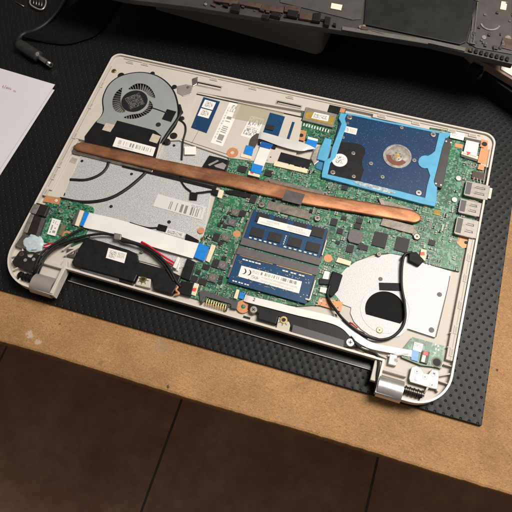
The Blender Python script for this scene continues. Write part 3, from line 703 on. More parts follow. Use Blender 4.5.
pr('red_mark', [(250.5, 171.5), (253.5, 172.4), (253.2, 173.9), (250.2, 173)], MBZ+1.6, MBZ+1.7, redT, MAIN)
conn([(236.5, 289), (239.5, 289.8), (237, 299.2), (233.4, 298)]); conn([(421, 248.5), (427, 250), (425.5, 261), (419.5, 258.8)])
pr('red_mark', [(420.5, 252), (424.5, 252), (425, 255), (420, 255.5)], MBZ+1.6, MBZ+1.75, redT, MAIN)
conn([(194.5, 282.5), (199, 284), (195.5, 296), (190, 294)]); pr('red_mark', [(191.5, 288), (196.5, 288), (195.5, 291.5), (191, 291)], MBZ+1.6, MBZ+1.75, redT, MAIN)
conn([(324.5, 270.5), (330, 272), (327, 284), (321, 283)], mat=whiteL)
# socket for the drive flex (top right) and other right-side parts
conn([(465, 137), (481.5, 140.5), (481, 144.5), (464, 141)], MBZ+1.8, dkgrey, 'ribbon_socket'); conn([(462, 151), (478.5, 156), (477.8, 159.5), (461, 154)], MBZ+1.8, ivory, 'ribbon_socket'); pr('socket_latch', [(461.3, 154.2), (477.8, 159.7), (477.2, 161.6), (460.8, 156.3)], MBZ, MBZ+1.5, dkgrey, MAIN, .2)
fx = MB().ribbon([p3(466.5, 140, -1.2), p3(465, 146, -.7), p3(463.5, 153, -1.2)], [p3(479, 142.8, -1.2), p3(478, 149, -.7), p3(476.5, 156.5, -1.2)], .2)
build(fx, 'flex_jumper', whiteP, MAIN); pr('red_mark', [(465.8, 150.8), (471.5, 152.4), (468, 155)], -1.3, -1.0, redT, MAIN)
label('foil_sticker', [(450.5, 130.5), (465, 133.5), (463.5, 140.5), (450, 137.5)], -1.6, mk_label('foil_print', [(.1, .3, .5, .8, 'dots', 10)], (.74, .76, .78), (.25, .3, .35)), MAIN, .3)
pr('pin_header', [(473, 170.5), (487, 174), (485.5, 181.5), (471.5, 178)], MBZ, MBZ+1.4, simple('brown_connector', (.05, .025, .015), .4), MAIN, .2)
m = MB()
for i in range(4): x, y = P(474+i*3.3, 178.8+i*1.0, MBZ+1.6); m.box(x-.4, y-1.6, x+.4, y+1.6, MBZ+.3, MBZ+1.6)
build(m, 'pin', tin, MAIN)
# usb ports
def usb(a, ln):
    x0, y0, x1, y1 = a; m = MB()
    m.box(x0, y0, x1, y1, MBZ, .3); m.box(x0-.0+.8, y0+1.2, x0+5.2, y1-1.2, .3, .42, 1)
    for k in (.3, .7):
        yy = y0+(y1-y0)*k; m.box(x0+8, yy-1.1, x1-3.2, yy-.6, .3, .5, 1); m.box(x0+9, yy+.6, x1-4, yy+1.0, .3, .5, 1); m.box(x1-4, yy-1, x1-3.4, yy+.9, .3, .5, 1)
    m.box(x0, y0+.2, x0+.5, y1-.2, .3, .6); m.box(x0+1, y0-.4, x1-2, y0+.1, MBZ, .15)
    build(m, 'usb_port', [tin, dkgrey], MAIN, .25); take(a)
usb((361.5, 186.5, 381.6, 201), 1); usb((359.8, 168.5, 377.5, 182.0), 1)
usb((360, 147.5, 378, 164), 1)
bx('port_insert', (381.65, 188.5, 384.2, 199.5), -2.5, .1, steel_dk, MAIN, .2)
take(rc(443, 130, 455, 190, MBZ)); 
# silver studs seen as bright rounds
for u, v in ((458.5, 178), (454.5, 199.5)): 
    x, y = P(u, v, MBZ+1); build(MB().cyl(x, y, 2.6, MBZ, MBZ+1.2, 20), 'capacitor_can', silver, MAIN, .4); take((x-3, y-3, x+3, y+3))
# ---- memory
def memory(x0, y0, x1, y1, zt, slot_y0, slot_y1, upper):
    e = empty('memory_module', ((x0+x1)/2, (y0+y1)/2, MBZ), LAP)
    mb_ = build(MB().box(x0, y0, x1, y1, zt-.9, zt), 'board', ramblue, e, .1)
    build(MB().box(x0-1.2, slot_y0, x1+1.6, slot_y1, MBZ, zt+.7), 'socket', slotgrey, e, .4)
    for sx in (-1, 1):                       # side arms of the socket
        xx = x0-2.2 if sx < 0 else x1+.2
        build(MB().box(xx, min(y0, slot_y0)+4, xx+1.9, max(y1, slot_y1)-1, MBZ, zt-.2), 'socket_arm', slotgrey, e, .3)
    take((x0-2, y0-.5, x1+2, y1+.5)); take((x0-2, slot_y0, x1+2, slot_y1))
    return e
RU = memory(191.5, 93.5, 258.2, 123, -.9, 87.6, 94.6, True); RU['label'] = 'upper memory module with eight dark chips and a plain white label'
for i in range(4):
    xx = 195.5+i*15.9+(1.5 if i > 1 else 0)
    build(MB().box(xx, 98.2, xx+11.5, 106.5, -.9, -.1), 'memory_chip', chipm, RU, .15)
    build(MB().box(xx+.3, 112.5, xx+11.5, 121.3, -.9, -.1), 'memory_chip', chipm, RU, .15)
rl1 = mk_label('memory_sticker_plain', [(.16, .5, .4, .82, 'text', 70), (.05, .2, .3, .42, 'text', 80), (.55, .45, .85, .8, 'text', 70), (.6, .12, .95, .38, 'text', 90)])
label('label', [(259.5, 216.8), (311.6, 230.2), (309, 236.8), (257, 223.2)], .05, rl1, RU)
m = MB()
for i in range(14):
    if i in (6,): continue
    xx = 196+i*4.4; m.box(xx, 95.6, xx+2.2, 96.7, -.9, -.4)
for i in range(5): m.box(225.5, 98+i*1.9, 226.3, 99+i*1.9, -.9, -.5)
build(m, 'contact_parts', whiteL, RU)
m = MB()
for i in range(24):
    if random.random() < .8: xx = 194+i*2.65; m.box(xx, 121.8, xx+1.1, 122.6, -.9, -.5)
build(m, 'contact_parts', tin, RU)
build(MB().box(259.2, 97, 260.2, 112, -1.2, .3), 'metal_clip', steel, RU, .2); build(MB().cyl(189.8, 112.5, 1.0, -2, .2, 12), 'metal_clip', silver, RU)
RL = memory(191.3, 52.3, 258.6, 78.8, -.6, 78.2, 85.6, False); RL['label'] = 'lower memory module with a white label carrying a double-curve logo'
build(MB().box(193.5, 77.6, 222.5, 78.3, -.6, -.3), 'gold_edge', gold, RL); build(MB().box(226, 77.6, 256.5, 78.3, -.6, -.3), 'gold_edge', gold, RL)
build(MB().box(190, 86.0, 260, 87.2, MBZ, -1.4), 'green_strip', pcb2, RL)
m = MB()
for i in range(3):
    for k in range(2):
        xx = 197+i*5.6+k*2.6; m.box(xx, 74.6, xx+2.1, 75.7, -.6, -.15)
        xx = 232+i*7+k*2.6; m.box(xx, 74.4, xx+2.1, 75.5, -.6, -.15)
        xx = 195+i*5.2+k*2.2; m.box(xx, 54.0, xx+1.6, 55, -.6, -.25)
build(m, 'contact_parts', whiteL, RL)
L4 = [(241.5, 265.5), (302, 281.5), (299, 293.5), (238, 276.3)]
label('label', L4, -.35, mk_label('memory_sticker_logo', [(.33, .62, .97, .88, 'bar', 80), (.20, .1, .32, .45, 'dots', 40), (.36, .1, .9, .26, 'text', 110), (.36, .34, .95, .52, 'text', 90), (.2, .58, .31, .85, 'text', 60)]), RL)
q = [Vector(p3(u, v, -.3)) for u, v in L4]; ex = (q[1]-q[0]).normalized(); ey = (q[0]-q[3]).normalized(); w0 = q[3]
m = MB()
for cxx, cyy, r in ((3.0, 5.6, 2.6), (7.2, 5.6, 2.6)):     # the two crescents of the logo
    pts = []
    for i in range(9): a = math.radians(-75+150*i/8); pts.append(w0+ex*(cxx+r*math.cos(a))+ey*(cyy+r*math.sin(a)))
    for i in range(9): a = math.radians(75-150*i/8); pts.append(w0+ex*(cxx-.9+r*.95*math.cos(a))+ey*(cyy+r*.95*math.sin(a)))
    m.prism([(p.x, p.y) for p in pts], -.36, -.26)
build(m, 'logo', hole, RL)
build(MB().box(259.8, 56, 260.8, 74, -1.0, .4), 'metal_clip', silver, RL, .2); build(MB().box(256.6, 55.4, 260.4, 57, -1.0, .2), 'metal_clip', steel, RL, .2)
build(MB().cyl(190, 66.5, 1.1, -2, .0, 12), 'metal_clip', silver, RL)
m = MB()
for i in range(60): xx, yy = random.uniform(194, 257), random.choice((random.uniform(56.5, 59.5), random.uniform(69.5, 73))); m.box(xx, yy, xx+random.choice((.7, 1.1)), yy+.6, -.6, -.35)
build(m, 'resistors', steel_dk, RL)
# ---- battery connector
BC = empty('battery_connector', (*P(218, 300, -3), MBZ), LAP, label='black battery connector with nine brass contacts')
pr('housing', [(199, 291.5), (204, 290), (238, 302), (236.5, 309), (231, 308), (230.8, 304), (205.5, 296.5), (203, 302.5), (200, 301)], MBZ, -1.4, dkgrey, BC, .3)
for i in range(9):
    t = i/8; u, v = 207.3+t*18.8, 298.6+t*6.0
    a = Vector(p3(u, v, -2.2)); b = Vector(p3(u-1.6, v+6.8, -2.6)); build(MB().tube([a, (a+b)/2+Vector((0, 0, .3)), b], .55, 6, flat=.8), 'contact', gold, BC)
for a, b in (((204.3, 297), (200.8, 304.5)), ((228.3, 304.5), (225.5, 311.5))): build(MB().tube([p3(*a, -1.6), p3(*b, -2)], .8, 6), 'side_post', dkgrey, BC)
# ---- small surface parts, far too many to count
m = MB(); cnt = 0; mats = [simple('ceramic_tan', (.20, .15, .11), .5), simple('solder_ends', (.44, .46, .41), .5, .2), chipm, simple('ceramic_light', (.30, .36, .28), .5)]
xs = [p[0] for p in BP]; ys = [p[1] for p in BP]
pipe_top = lambda x: 138 < 0
def smd(x, y, w, h, k, vert):
    ht = min(w, h)*.7
    if vert:
        m.box(x-w/2, y-h/2+h*.22, x+w/2, y+h/2-h*.22, MBZ, MBZ+ht, k); m.box(x-w/2, y-h/2, x+w/2, y-h/2+h*.22, MBZ, MBZ+ht*.98, 1); m.box(x-w/2, y+h/2-h*.22, x+w/2, y+h/2, MBZ, MBZ+ht*.98, 1)
    else:
        m.box(x-w/2+w*.22, y-h/2, x+w/2-w*.22, y+h/2, MBZ, MBZ+ht, k); m.box(x-w/2, y-h/2, x-w/2+w*.22, y+h/2, MBZ, MBZ+ht*.98, 1); m.box(x+w/2-w*.22, y-h/2, x+w/2, y+h/2, MBZ, MBZ+ht*.98, 1)
guard = 0; placed = {}
while cnt < 2100 and guard < 30000:
    guard += 1
    x0, y0 = random.uniform(min(xs), max(xs)), random.uniform(min(ys), max(ys))
    if 340 < x0 < 357 and 175 < y0 < 243 and random.random() < .8: continue
    if 350 < x0 < 370 and 117 < y0 < 140 and random.random() < .8: continue
    w, h = random.choice(((1.0, .5), (1.0, .5), (1.0, .5), (1.6, .8), (1.6, .8), (2.0, 1.2), (2.8, 1.5)))
    k = random.choice((0, 0, 2, 2, 3)); big = w > 1.9
    nx, ny = (1, random.choice((1, 2))) if big else random.choice(((1, 3), (2, 2), (1, 5), (4, 1), (6, 1), (2, 4), (1, 1), (3, 2)))
    vert = random.random() < .5
    if vert: w, h = h, w
    pxx, pyy = w+random.choice((.35, .6)), h+random.choice((.35, .6))
    for i in range(nx):
        for j in range(ny):
            x, y = x0+i*pxx, y0+j*pyy
            if not inside(x, y, BP) or not inside(x+1.5, y, BP) or not inside(x-1.5, y+1.2, BP): continue
            if any(a < x < c and b < y < d for a, b, c, d in occ): continue
            cell = (int(x/1.3), int(y/1.3))
            if any((cell[0]+a, cell[1]+b) in placed and placed[(cell[0]+a, cell[1]+b)] != guard for a in (-1, 0, 1) for b in (-1, 0, 1)): continue
            placed[cell] = guard; smd(x, y, w, h, k, vert); cnt += 1
build(m, 'surface_components', mats, MAIN, kind='stuff')
m = MB(); g2 = 0
for _ in range(420):                              # white printed part outlines and short copper runs
    x, y = random.uniform(min(xs), max(xs)), random.uniform(min(ys), max(ys)); L = random.uniform(2, 7)
    dx, dy = random.choice(((L, .18), (.18, L)))
    if all(inside(a, b, BP) for a, b in ((x-1, y-1), (x+dx+1, y+dy+1))) and not any(a-dx < x < c and b-dy < y < d for a, b, c, d in occ): m.box(x, y, x+dx, y+dy, MBZ-.01, MBZ+.03, 0 if random.random() < .4 else 1)
build(m, 'board_printing', [simple('silkscreen_white', (.42, .50, .44), .6), simple('green_trace', (.05, .24, .13), .4)], MAIN, kind='stuff')

# ------------------------------------------------ hard drive
HD = empty('hard_drive', (292, 208, FZ), LAP, label='blue hard disk drive in sky-blue side brackets')
zt = -.9
case = pr('drive_case', [(342, 112.5), (447, 134.5), (435, 204.5), (324, 176)], FZ+.02, zt, hddblue, HD, .6)
pr('cover_plate', [(336, 141.5), (352, 142.5), (361, 144.6), (364.8, 148), (365, 154), (362.3, 160), (362.2, 165), (364, 170), (361.5, 177), (360, 182), (327, 174)], zt, -.55, black, HD, .15)
m = MB(); reg = PP([(345, 118), (440, 137), (424, 196), (366, 181), (370, 145), (350, 138)], zt); rr = random.Random(9)
for i in range(330):
    x, y = rr.uniform(245, 335), rr.uniform(176, 243); L = rr.uniform(.6, 4.0); dx, dy = rr.choice(((L, .14), (L, .14), (.14, L*.7)))
    if inside(x, y, reg) and inside(x+dx, y+dy, reg) and (x-299)**2+(y-209)**2 > 15**2: m.box(x, y, x+dx, y+dy, zt-.02, zt+.03, 0, rr.choice((0, 0, .5, -.4)))
build(m, 'printed_traces', simple('pale_blue_trace', (.05, .10, .19), .4), HD, kind='stuff')
x, y = P(339.7, 160.2, -.5); rl = MB(); rl.cyl(x, y, 6.9, -.54, -.42, 32)
for i, f in enumerate(rl.f): rl.uv[i] = [(.5+(rl.v[j].x-x)/14, .5+(rl.v[j].y-y)/14) for j in f]
build(rl, 'round_label', mk_label('round_print', [(.25, .25, .75, .78, 'dots', 11)]), HD)
label('label', [(343.5, 125.5), (357.6, 128.7), (356, 134.8), (342, 131.4)], zt+.14, mk_label('drive_print', [(.08, .2, .42, .8, 'dots', 14), (.5, .15, .92, .8, 'text', 34)]), HD)
x, y = P(397.3, 156.3, -.7); sp = MB()
sp.cyl(x, y, 12.6, zt-.05, -.55, 48); sp.ring(x, y, 11.0, 12.6, -.55, -.35, 48); sp.ring(x, y, 5.4, 9.8, -.55, -.45, 40, 1, math.radians(185), math.radians(335)); sp.cyl(x, y, 4.6, -.55, -.2, 32, 0); sp.cyl(x, y, 2.3, -.2, .0, 20, 2)
for i in range(6): a = i*math.pi/3; sp.cyl(x+3.4*math.cos(a), y+3.4*math.sin(a), .5, -.2, -.12, 8, 3)
build(sp, 'spindle_hub', [steel, simple('rust_brown', (.17, .05, .025), .45), gold, hole], HD, .0)
for u, v, r, mt in ((349.5, 117, 2.9, steel), (343, 137.2, 1.7, tin), (347.5, 123, 1.5, choke), (353.3, 153, 2.1, steel), (353.8, 176.3, 2.0, steel), (332.8, 172.2, 2.6, steel), (371, 163.3, 2.1, tin), (382.5, 176.8, 2.1, tin), (401.7, 127.5, 1.9, tin), (433.3, 134.3, 3.0, steel), (414.3, 160.2, 2.1, tin), (418.8, 192.7, 3.0, steel)):
    screw(u, v, -.3, r, HD, mt, deep=.6)
BRK = empty('drive_bracket', (243, 208, FZ), LAP, label='sky-blue plastic drive bracket on the left and right of the drive')
zb = -.1
pr('left_rail', [(340.5, 112.6), (347, 113.8), (344.8, 118.5), (346.8, 124.5), (341.5, 140), (335.6, 157.5), (330.3, 163), (327.3, 175.6), (321.5, 174.3), (324.5, 160.5), (330, 157.5), (332, 148), (337.5, 134), (341.3, 123.5), (338.6, 118)], -3.5, zb, blueT, BRK, .5)
pr('left_block', [(325, 137.5), (331.8, 139.2), (329.5, 152), (326.5, 161.5), (316.8, 159), (319.5, 149)], -4.5, zb-.2, blueT, BRK, .6)
pr('left_block_side', [(316.8, 159.3), (326.3, 161.7), (324, 171.5), (315.5, 168)], FZ+.05, -2.6, simple('shaded_blue_bracket', (.03, .17, .33), .45), BRK, .5)  # darker blue copy: shade on the block's lower side put into the colour
pr('right_rail', [(439.3, 132.3), (449.8, 132.6), (450, 135), (446, 139), (437.3, 185), (436.5, 203.6), (424.5, 200.5), (427, 186), (430, 175.5)]+[(425+7.0*math.cos(math.radians(a)), 161.7+6.6*math.sin(math.radians(a))) for a in (70, 95, 120, 150, 180, 210, 240, 270, 295)]+[(431.5, 153.8), (434.8, 151)], -1.2, zb, blueT, BRK, .4)
pr('lower_bar', [(322, 172.7), (360, 181.6), (400, 191), (424.5, 197.5), (436.5, 199), (435, 206.5), (421, 203.5), (380, 192.5), (321.5, 177)], -4, zb-.1, blueT, BRK, .5)
pr('clear_film', [(352, 180.8), (358, 181), (388, 188.5), (396, 192.8), (390, 193.5), (360, 185.5)], zb-.1, zb+.1, simple('crumpled_grey_film', (.35, .42, .46), .3, .2, .5, 300, .6), BRK)
pr('top_bar', [(345, 112.4), (360, 115), (386, 121), (402, 123.8), (415, 126.2), (440, 132), (440, 133.4), (401, 125.5), (385, 122.4), (360, 117), (346, 114.2)], -3, zb-.3, blueT, BRK, .2)
SC = pr('drive_connector', [(445.6, 137.5), (452.2, 139.5), (449, 155), (443.6, 184.5), (441.5, 188), (435.5, 186), (433.8, 181), (437.5, 167), (442, 148)], MBZ, .2, simple('connector_black', (.04, .036, .037), .45), LAP, .4)
for u, v in ((446.2, 141.2), (451, 142.5), (436, 183.5), (441, 185)): x, y = P(u, v, .3); build(MB().cyl(x, y, .8, .1, .35, 10), 'solder_pin', whiteL, SC)
pr('strip', [(429.8, 127.3), (452, 131.2), (451.4, 132.8), (429.5, 129)], -3, -1.6, pcb2, LAP)

# ------------------------------------------------ small drive board (top middle)
SB = empty('adapter_board', (*P(322, 118, -3), FZ), LAP, label='small green adapter board with a large transformer')
pr('board', [(305, 98.5), (347, 106.5), (342, 124), (333, 145), (318, 143), (297, 137.5), (301, 118)], FZ+.04, -3.2, pcb2, SB)
pr('copper_edge', [(305, 98.8), (309.5, 99.8), (306.5, 110), (302.5, 109)], -3.2, -3.1, orange, SB); pr('copper_edge', [(340.5, 106.5), (346, 107.7), (344, 113), (339.5, 112)], -3.2, -3.1, orange, SB)
pr('black_strip', [(310, 100.5), (340.8, 107.5), (338.8, 114), (308, 107)], -3.2, -2.3, black, SB, .2)
pr('transformer', [(305.8, 106.8), (337, 114), (333, 127.5), (302, 120)], -3.2, -.9, simple('ferrite_grey', (.20, .18, .16), .55, 0, .2, 400, .3), SB, .4)
pr('kapton_wrap', [(306.5, 110.8), (334.5, 117.2), (332, 124.8), (304.5, 118)], -1, -.7, kapton, SB, .1)
label('label', [(314.2, 112), (329.3, 115.3), (327.8, 121.5), (311.2, 118)], -.55, mk_label('transformer_print', [(.08, .15, .9, .8, 'dots', 15)]), SB)
m = MB()
for i in range(10):
    u = 304+i*2.7; v = 124.6+i*.72; x, y = P(u, v, -2.8); m.box(x-.45, y-1.9, x+.45, y+1.4, -3.2, -2.4)
build(m, 'pin', whiteL, SB)
pr('copper_pad', [(300, 129.5), (306.8, 131.2), (304.5, 141), (296.2, 139)], -3.2, -3.05, orange, SB); hole_dot(301.3, 135.3, -3.0, 2.0, SB)
for i in range(40):
    pass
m = MB()
for i in range(70):
    u, v = random.uniform(303, 336), random.uniform(123, 142)
    x, y = P(u, v, -3.2)
    if u-303 < 8 and v > 128: continue
    m.box(x, y, x+random.choice((.8, 1.4)), y+.7, -3.2, -2.8, random.choice((0, 1)))
build(m, 'surface_components', [tin, chipm], SB, kind='stuff')
pr('latch', [(314, 150), (318, 146), (322, 148), (320, 160), (314, 165), (311, 158)], -4.8, -2.0, simple('latch_metal', (.42, .38, .33), .4, .5, .2, 200), SB, .5)
pr('steel_insert', [(315, 160), (327, 163), (325, 174), (315, 172)], FZ, -3.9, silver_dull, LAP, .3)

# ------------------------------------------------ flat cables
def cable(name, top, bot, mat=whiteP, th=.25, **k): return build(MB().ribbon([p3(*a) for a in top], [p3(*a) for a in bot], th), name, mat, LAP, **k)
FC1 = cable('flat_cable', [(88.5, 212, -1.6), (93, 213.5, -.8), (115, 218.5, -.4), (140, 226, .2), (165, 234, -.3), (185, 240, -1), (199, 243.5, -1.6)],
            [(82.5, 226.2, -1.6), (86, 228, -.8), (108, 232.5, -.4), (134, 241, .2), (160, 249, -.3), (179, 254.5, -1), (193, 258.5, -1.6)], label='wide white flat cable between the two boards')
def tab(q, z, par, mat=blueTab, th=.5): return build(MB().quad([p3(u, v, z) for u, v in q], th), 'stiffener_tab', mat, par)
tab([(199, 243), (209.3, 247), (204, 261.3), (193.8, 257)], -1.3, FC1); tab([(84.5, 211.5), (92.5, 213.3), (87.2, 227.2), (79.5, 225.3)], -1.3, FC1)
FC2 = cable('flat_cable', [(245.5, 294.5, -2), (252, 296.5, -.5), (275, 302, .3), (300, 308.5, .3), (330, 315.5, .2), (345, 322, 0), (357, 333, -.4), (371, 342, -.6), (390, 346.5, -1), (413, 350.5, -2)],
            [(243.5, 301, -2), (250, 303, -.5), (273, 309, .3), (298, 315.5, .3), (328, 322.5, .2), (342, 328.5, 0), (352, 338, -.4), (367, 347.5, -.6), (388, 352.5, -1), (412, 357, -2)], label='long narrow white flat cable to the corner board')
tab([(240.2, 292), (244.8, 293.2), (243, 299.3), (238.6, 298)], -1.9, FC2); tab([(412.5, 349.5), (419, 351.5), (417.5, 361.5), (411, 359.5)], -1.8, FC2)
# the digit printed on the cable
t2 = bpy.data.curves.new('digit', 'FONT'); t2.body = '2'; t2.size = 4.0*S; t2.extrude = .02*S
to = bpy.data.objects.new('tmp', t2); COL.objects.link(to); bpy.context.view_layer.update()
me = bpy.data.meshes.new_from_object(to.evaluated_get(bpy.context.evaluated_depsgraph_get())); bpy.data.objects.remove(to)
me.materials.clear(); me.materials.append(hole)
dg = bpy.data.objects.new('printed_digit', me); COL.objects.link(dg); dg.rotation_euler = (0, 0, 0)
cdig = Vector((*P(252.5, 300.5, .1), .02)); finish(dg, cdig, FC2)
FC3 = cable('flat_cable', [(259.5, 132, -.8), (264.5, 132.5, .4), (285, 138.3, .8), (305, 143.5, .5), (316, 148.5, -.6)], [(258, 138.8, -.8), (262.5, 139.5, .4), (280, 146, .8), (299, 150.8, .5), (309, 149.6, -.6)], simple('folded_white_cable', (.66, .65, .64), .25, .15, .08, 60), label='folded white cable crossing beside the touchpad board')
tab([(307.5, 138.8), (317.5, 141.3), (315.5, 148.5), (304.8, 146)], -.9, FC3); pr('socket', [(308, 136.4), (318, 139), (317.6, 141.4), (307.3, 139)], -3, -.9, whiteL, FC3, .2)
FC4 = cable('flat_cable', [(260.5, 142, -.6), (259.5, 148, -.7), (255.5, 158, -1), (252, 168, -1.8)], [(272, 145, -.6), (270, 151, -.7), (266, 161, -1), (262, 171, -1.8)], label='short white cable dropping to the main board')
tab([(261.5, 141.2), (273.5, 144.3), (270, 149.2), (259.5, 146.5)], -.35, FC4, simple('dark_blue_tab', (.01, .09, .33), .35)); tab([(252.5, 163), (263.2, 166), (260.5, 174.4), (250.5, 171.6)], -1.2, FC4)
pr('black_plug', [(258.5, 139.5), (277, 144.5), (275, 148.5), (258, 144)], -3, -.7, black, FC4, .2)
FC5 = cable('flat_cable', [(256.5, 133.3, -1.2), (251, 138, -1.4), (248.2, 147, -1.9)], [(262.5, 134.5, -1.2), (258.5, 141, -1.4), (254.5, 148, -1.9)], simple('dark_flex', (.06, .05, .045), .4), label='short dark grey flex cable')
tab([(246.2, 145), (254, 147), (251.8, 155.8), (243.4, 153.6)], -1.7, FC5)

# ------------------------------------------------ left port board
LB = empty('port_board', (*P(65, 222, -3), FZ), LAP, label='green port board with sockets at the left edge')
pr('board', [(46, 203), (58, 203.5), (62, 198.5), (92, 206.3), (94.2, 209), (93, 216), (84, 240), (72, 246), (50, 243), (32, 238), (36, 222), (40, 210)], FZ+.03, -3.4, pcb, LB)
pr('copper_tab', [(45.5, 195), (61, 198.3), (58.5, 204.5), (43, 201.5)], -3.4, -3.2, orange, LB, .1); screw(56, 200.4, -2.9, 1.4, LB, whiteL)
PB = MB()
def port(q, z1, mats, detail):
    e = MB(); pts = PP(q, z1); e.prism(pts, -4.6, z1)
    return build(e, 'port', mats, LB, .4)
port([(36.5, 202.5), (49, 205.8), (44.5, 216.3), (31.5, 213)], .2, [simple('usb_shell_dark', (.05, .045, .04), .35, .7), dkgrey], 0)
pr('port_shell', [(34, 203.5), (40, 204.8), (35.5, 214), (29.5, 212.5)], .0, .35, tin, LB, .2)
port([(31, 214.5), (45, 218), (38, 236), (24, 232)], .6, [simple('hdmi_shell_dark', (.07, .055, .04), .35, .8)], 0)
pr('port_insert', [(41.5, 217.5), (45.5, 218.5), (38.8, 236.8), (35.6, 235.8)], .6, .8, dkgrey, LB, .1)
pr('port_shell', [(30.2, 213.7), (34, 214.7), (27, 233), (23.5, 232)], .3, .9, tin, LB, .2)
port([(23, 233.5), (37, 237.5), (32, 250.5), (15, 245)], .4, [steel_dk], 0)
m = MB()
for (u0, v0, n_, du, dv) in ((49.3, 207.5, 5, -.9, 2.1), (44.8, 221.5, 9, -.72, 1.85)):
    for i in range(n_): x, y = P(u0+du*i, v0+dv*i, -3.0); m.box(x-1.2, y-.25, x+1.2, y+.25, -3.4, -3.0)
build(m, 'pins', tin, LB)
label('label', [(52.5, 218), (60.8, 220.3), (55, 236), (47, 234)], -1.9, mk_label('board_sticker', [(.2, .1, .35, .9, 'barv', 18), (.5, .15, .85, .3, 'solid', 1), (.5, .4, .85, .6, 'dots', 7), (.5, .68, .85, .88, 'dots', 6)]), LB, .8)
pr('ribbon_socket', [(80, 209.8), (84, 211), (78.5, 226.3), (74.6, 225.2)], -3.4, -1.4, ivory, LB, .2); pr('socket_latch', [(76.8, 210.6), (80, 209.9), (74.6, 225), (71.5, 224.4)], -3.4, -1.7, tapegr, LB, .2)
pr('chip', [(61.5, 224), (66, 225.2), (62, 236), (58, 234.8)], -3.4, -2.6, simple('gold_brown_chip', (.16, .13, .06), .45), LB, .15)
x, y = P(66.5, 235.5, -3.2); build(MB().ring(x, y, 2.6, 4.6, -3.35, -3.2, 20, 0, math.radians(20), math.radians(210)), 'copper_arc', orange, LB)
m = MB(); LBp = PP([(50, 206), (60, 202), (90, 208), (91, 214), (82, 238), (70, 242), (44, 240)], -3.4); k = 0
while k < 150:
    x, y = random.uniform(15, 60), random.uniform(65, 115)
    if inside(x, y, LBp): m.box(x, y, x+random.choice((.6, 1.2, 1.8)), y+random.choice((.6, 1.0)), -3.4, -2.9, random.choice((0, 1, 1, 2))); k += 1
build(m, 'surface_components', [tin, chipm, simple('ceramic_tan', (.3, .2, .1))], LB, kind='stuff')
bm = bmesh.new(); bmesh.ops.create_icosphere(bm, subdivisions=4, radius=1)
gm = MB(); gc = Vector((*P(33, 243, .5), 0)); vs = []
from mathutils import noise as mn
for v in bm.verts:
    a = v.co; f = 1+.35*mn.noise(a*1.6+Vector((3, 1, 2)))+.12*mn.noise(a*5)
    vs.append((gc.x+a.x*8.6*f+a.y*2.5, gc.y+a.y*7.2*f-a.x*3.0, -.6+a.z*1.9*f))
gm.add(vs, [[v.index for v in f.verts] for f in bm.faces], 0, True); bm.free()
build(gm, 'glue_blob', gluem, LB, label='pale blue glue squeezed over the corner socket')

# ------------------------------------------------ corner board (right front)
CB = empty('corner_board', (*P(425, 353, -3), FZ), LAP, label='small green board near the right hinge')
pr('board', [(412.5, 337), (444.3, 346), (441.5, 369), (436, 367), (421, 365.3), (402, 357.5), (400.5, 352)], -3.6, -2.6, pcb2, CB)
hole_dot(436.8, 362.3, -2.5, 3.0, CB); x, y = P(436.8, 362.3, -2.5); build(MB().ring(x, y, 3.0, 4.0, -2.6, -2.45, 24), 'hole_ring', simple('brown_ring', (.10, .08, .04), .5), CB)
label('label', [(414.5, 341.8), (423.3, 344.2), (421.2, 352.4), (412.3, 350)], -2.0, mk_label('corner_print', [(.1, .5, .9, .85, 'dots', 12), (.1, .1, .6, .35, 'text', 30)]), CB)
pr('connector', [(422.5, 350.5), (430, 352), (427.5, 364), (420, 362)], -2.6, -1.0, choke, CB, .3); pr('connector_body', [(422.8, 354), (426.2, 355), (424.6, 362.5), (421, 361.5)], -1.2, -.7, whiteL, CB, .2); pr('red_wire_end', [(423.5, 351), (428.5, 352.2), (427.5, 356), (422.8, 354.8)], -1.0, -.5, redT, CB, .2)
m = MB()
for (u, v) in ((434.5, 344.5), (437.5, 346), (435, 349), (437.6, 350), (434, 353)): x, y = P(u, v, -2.5); m.box(x, y, x+1.5, y+.5, -2.6, -2.5); m.box(x+.3, y-.9, x+.8, y+1.2, -2.6, -2.48)
build(m, 'silkscreen', whiteL, CB)

# ------------------------------------------------ speakers
SL = pr('speaker', [(86, 237.8), (101, 241), (128, 249.5), (137, 253.5), (138.5, 261.5), (170, 270.5), (181, 276), (176, 288), (172, 294.5), (153, 289), (152, 279), (137, 275.5), (134, 282), (118, 277.5), (73, 265.5), (71.5, 262), (80, 246)], FZ+.03, -.2, black, LAP, .8, label='long black speaker box at the left front')
pr('lower_step', [(81, 266), (119, 276.5), (119, 285), (80, 272)], FZ+.05, -2.2, dkgrey, SL, .5); pr('lower_step', [(119.3, 277), (134, 281.5), (132, 286), (119, 282.5)], FZ+.05, -2.4, black, SL, .4)
pr('mounting_lug', [(66.5, 248.5), (76.5, 248.5), (75.5, 258), (66.5, 256)], FZ+.05, -2.4, dkgrey, SL, .8); screw(70.5, 252.2, -1.9, 3.0, SL, steel_dk)
label('label', [(108.5, 247.8), (127, 252.8), (124.2, 263.2), (105.8, 257.8)], -.05, mk_label('speaker_print', [(.12, .15, .48, .88, 'dots', 18), (.54, .35, .92, .85, 'text', 30)]), SL)
screw(141.5, 251.5, -2, 1.6, SL, choke)
SR = pr('speaker', [(249, 301.5), (256, 303), (300, 315.5), (350, 326.5), (364, 332), (368, 336.5), (366.5, 346.5), (345, 347.8), (318, 340), (292, 331.5), (289, 322), (278, 317), (276, 324.5), (257, 319), (258, 313.5), (248, 309)], FZ+.03, -.9, black, LAP, .8, label='long black speaker box at the right front')
pr('lower_step', [(293, 324.5), (344, 340), (343.5, 347.5), (318, 340.8), (291.5, 332)], -.9, -.5, dkgrey, SR, .4)
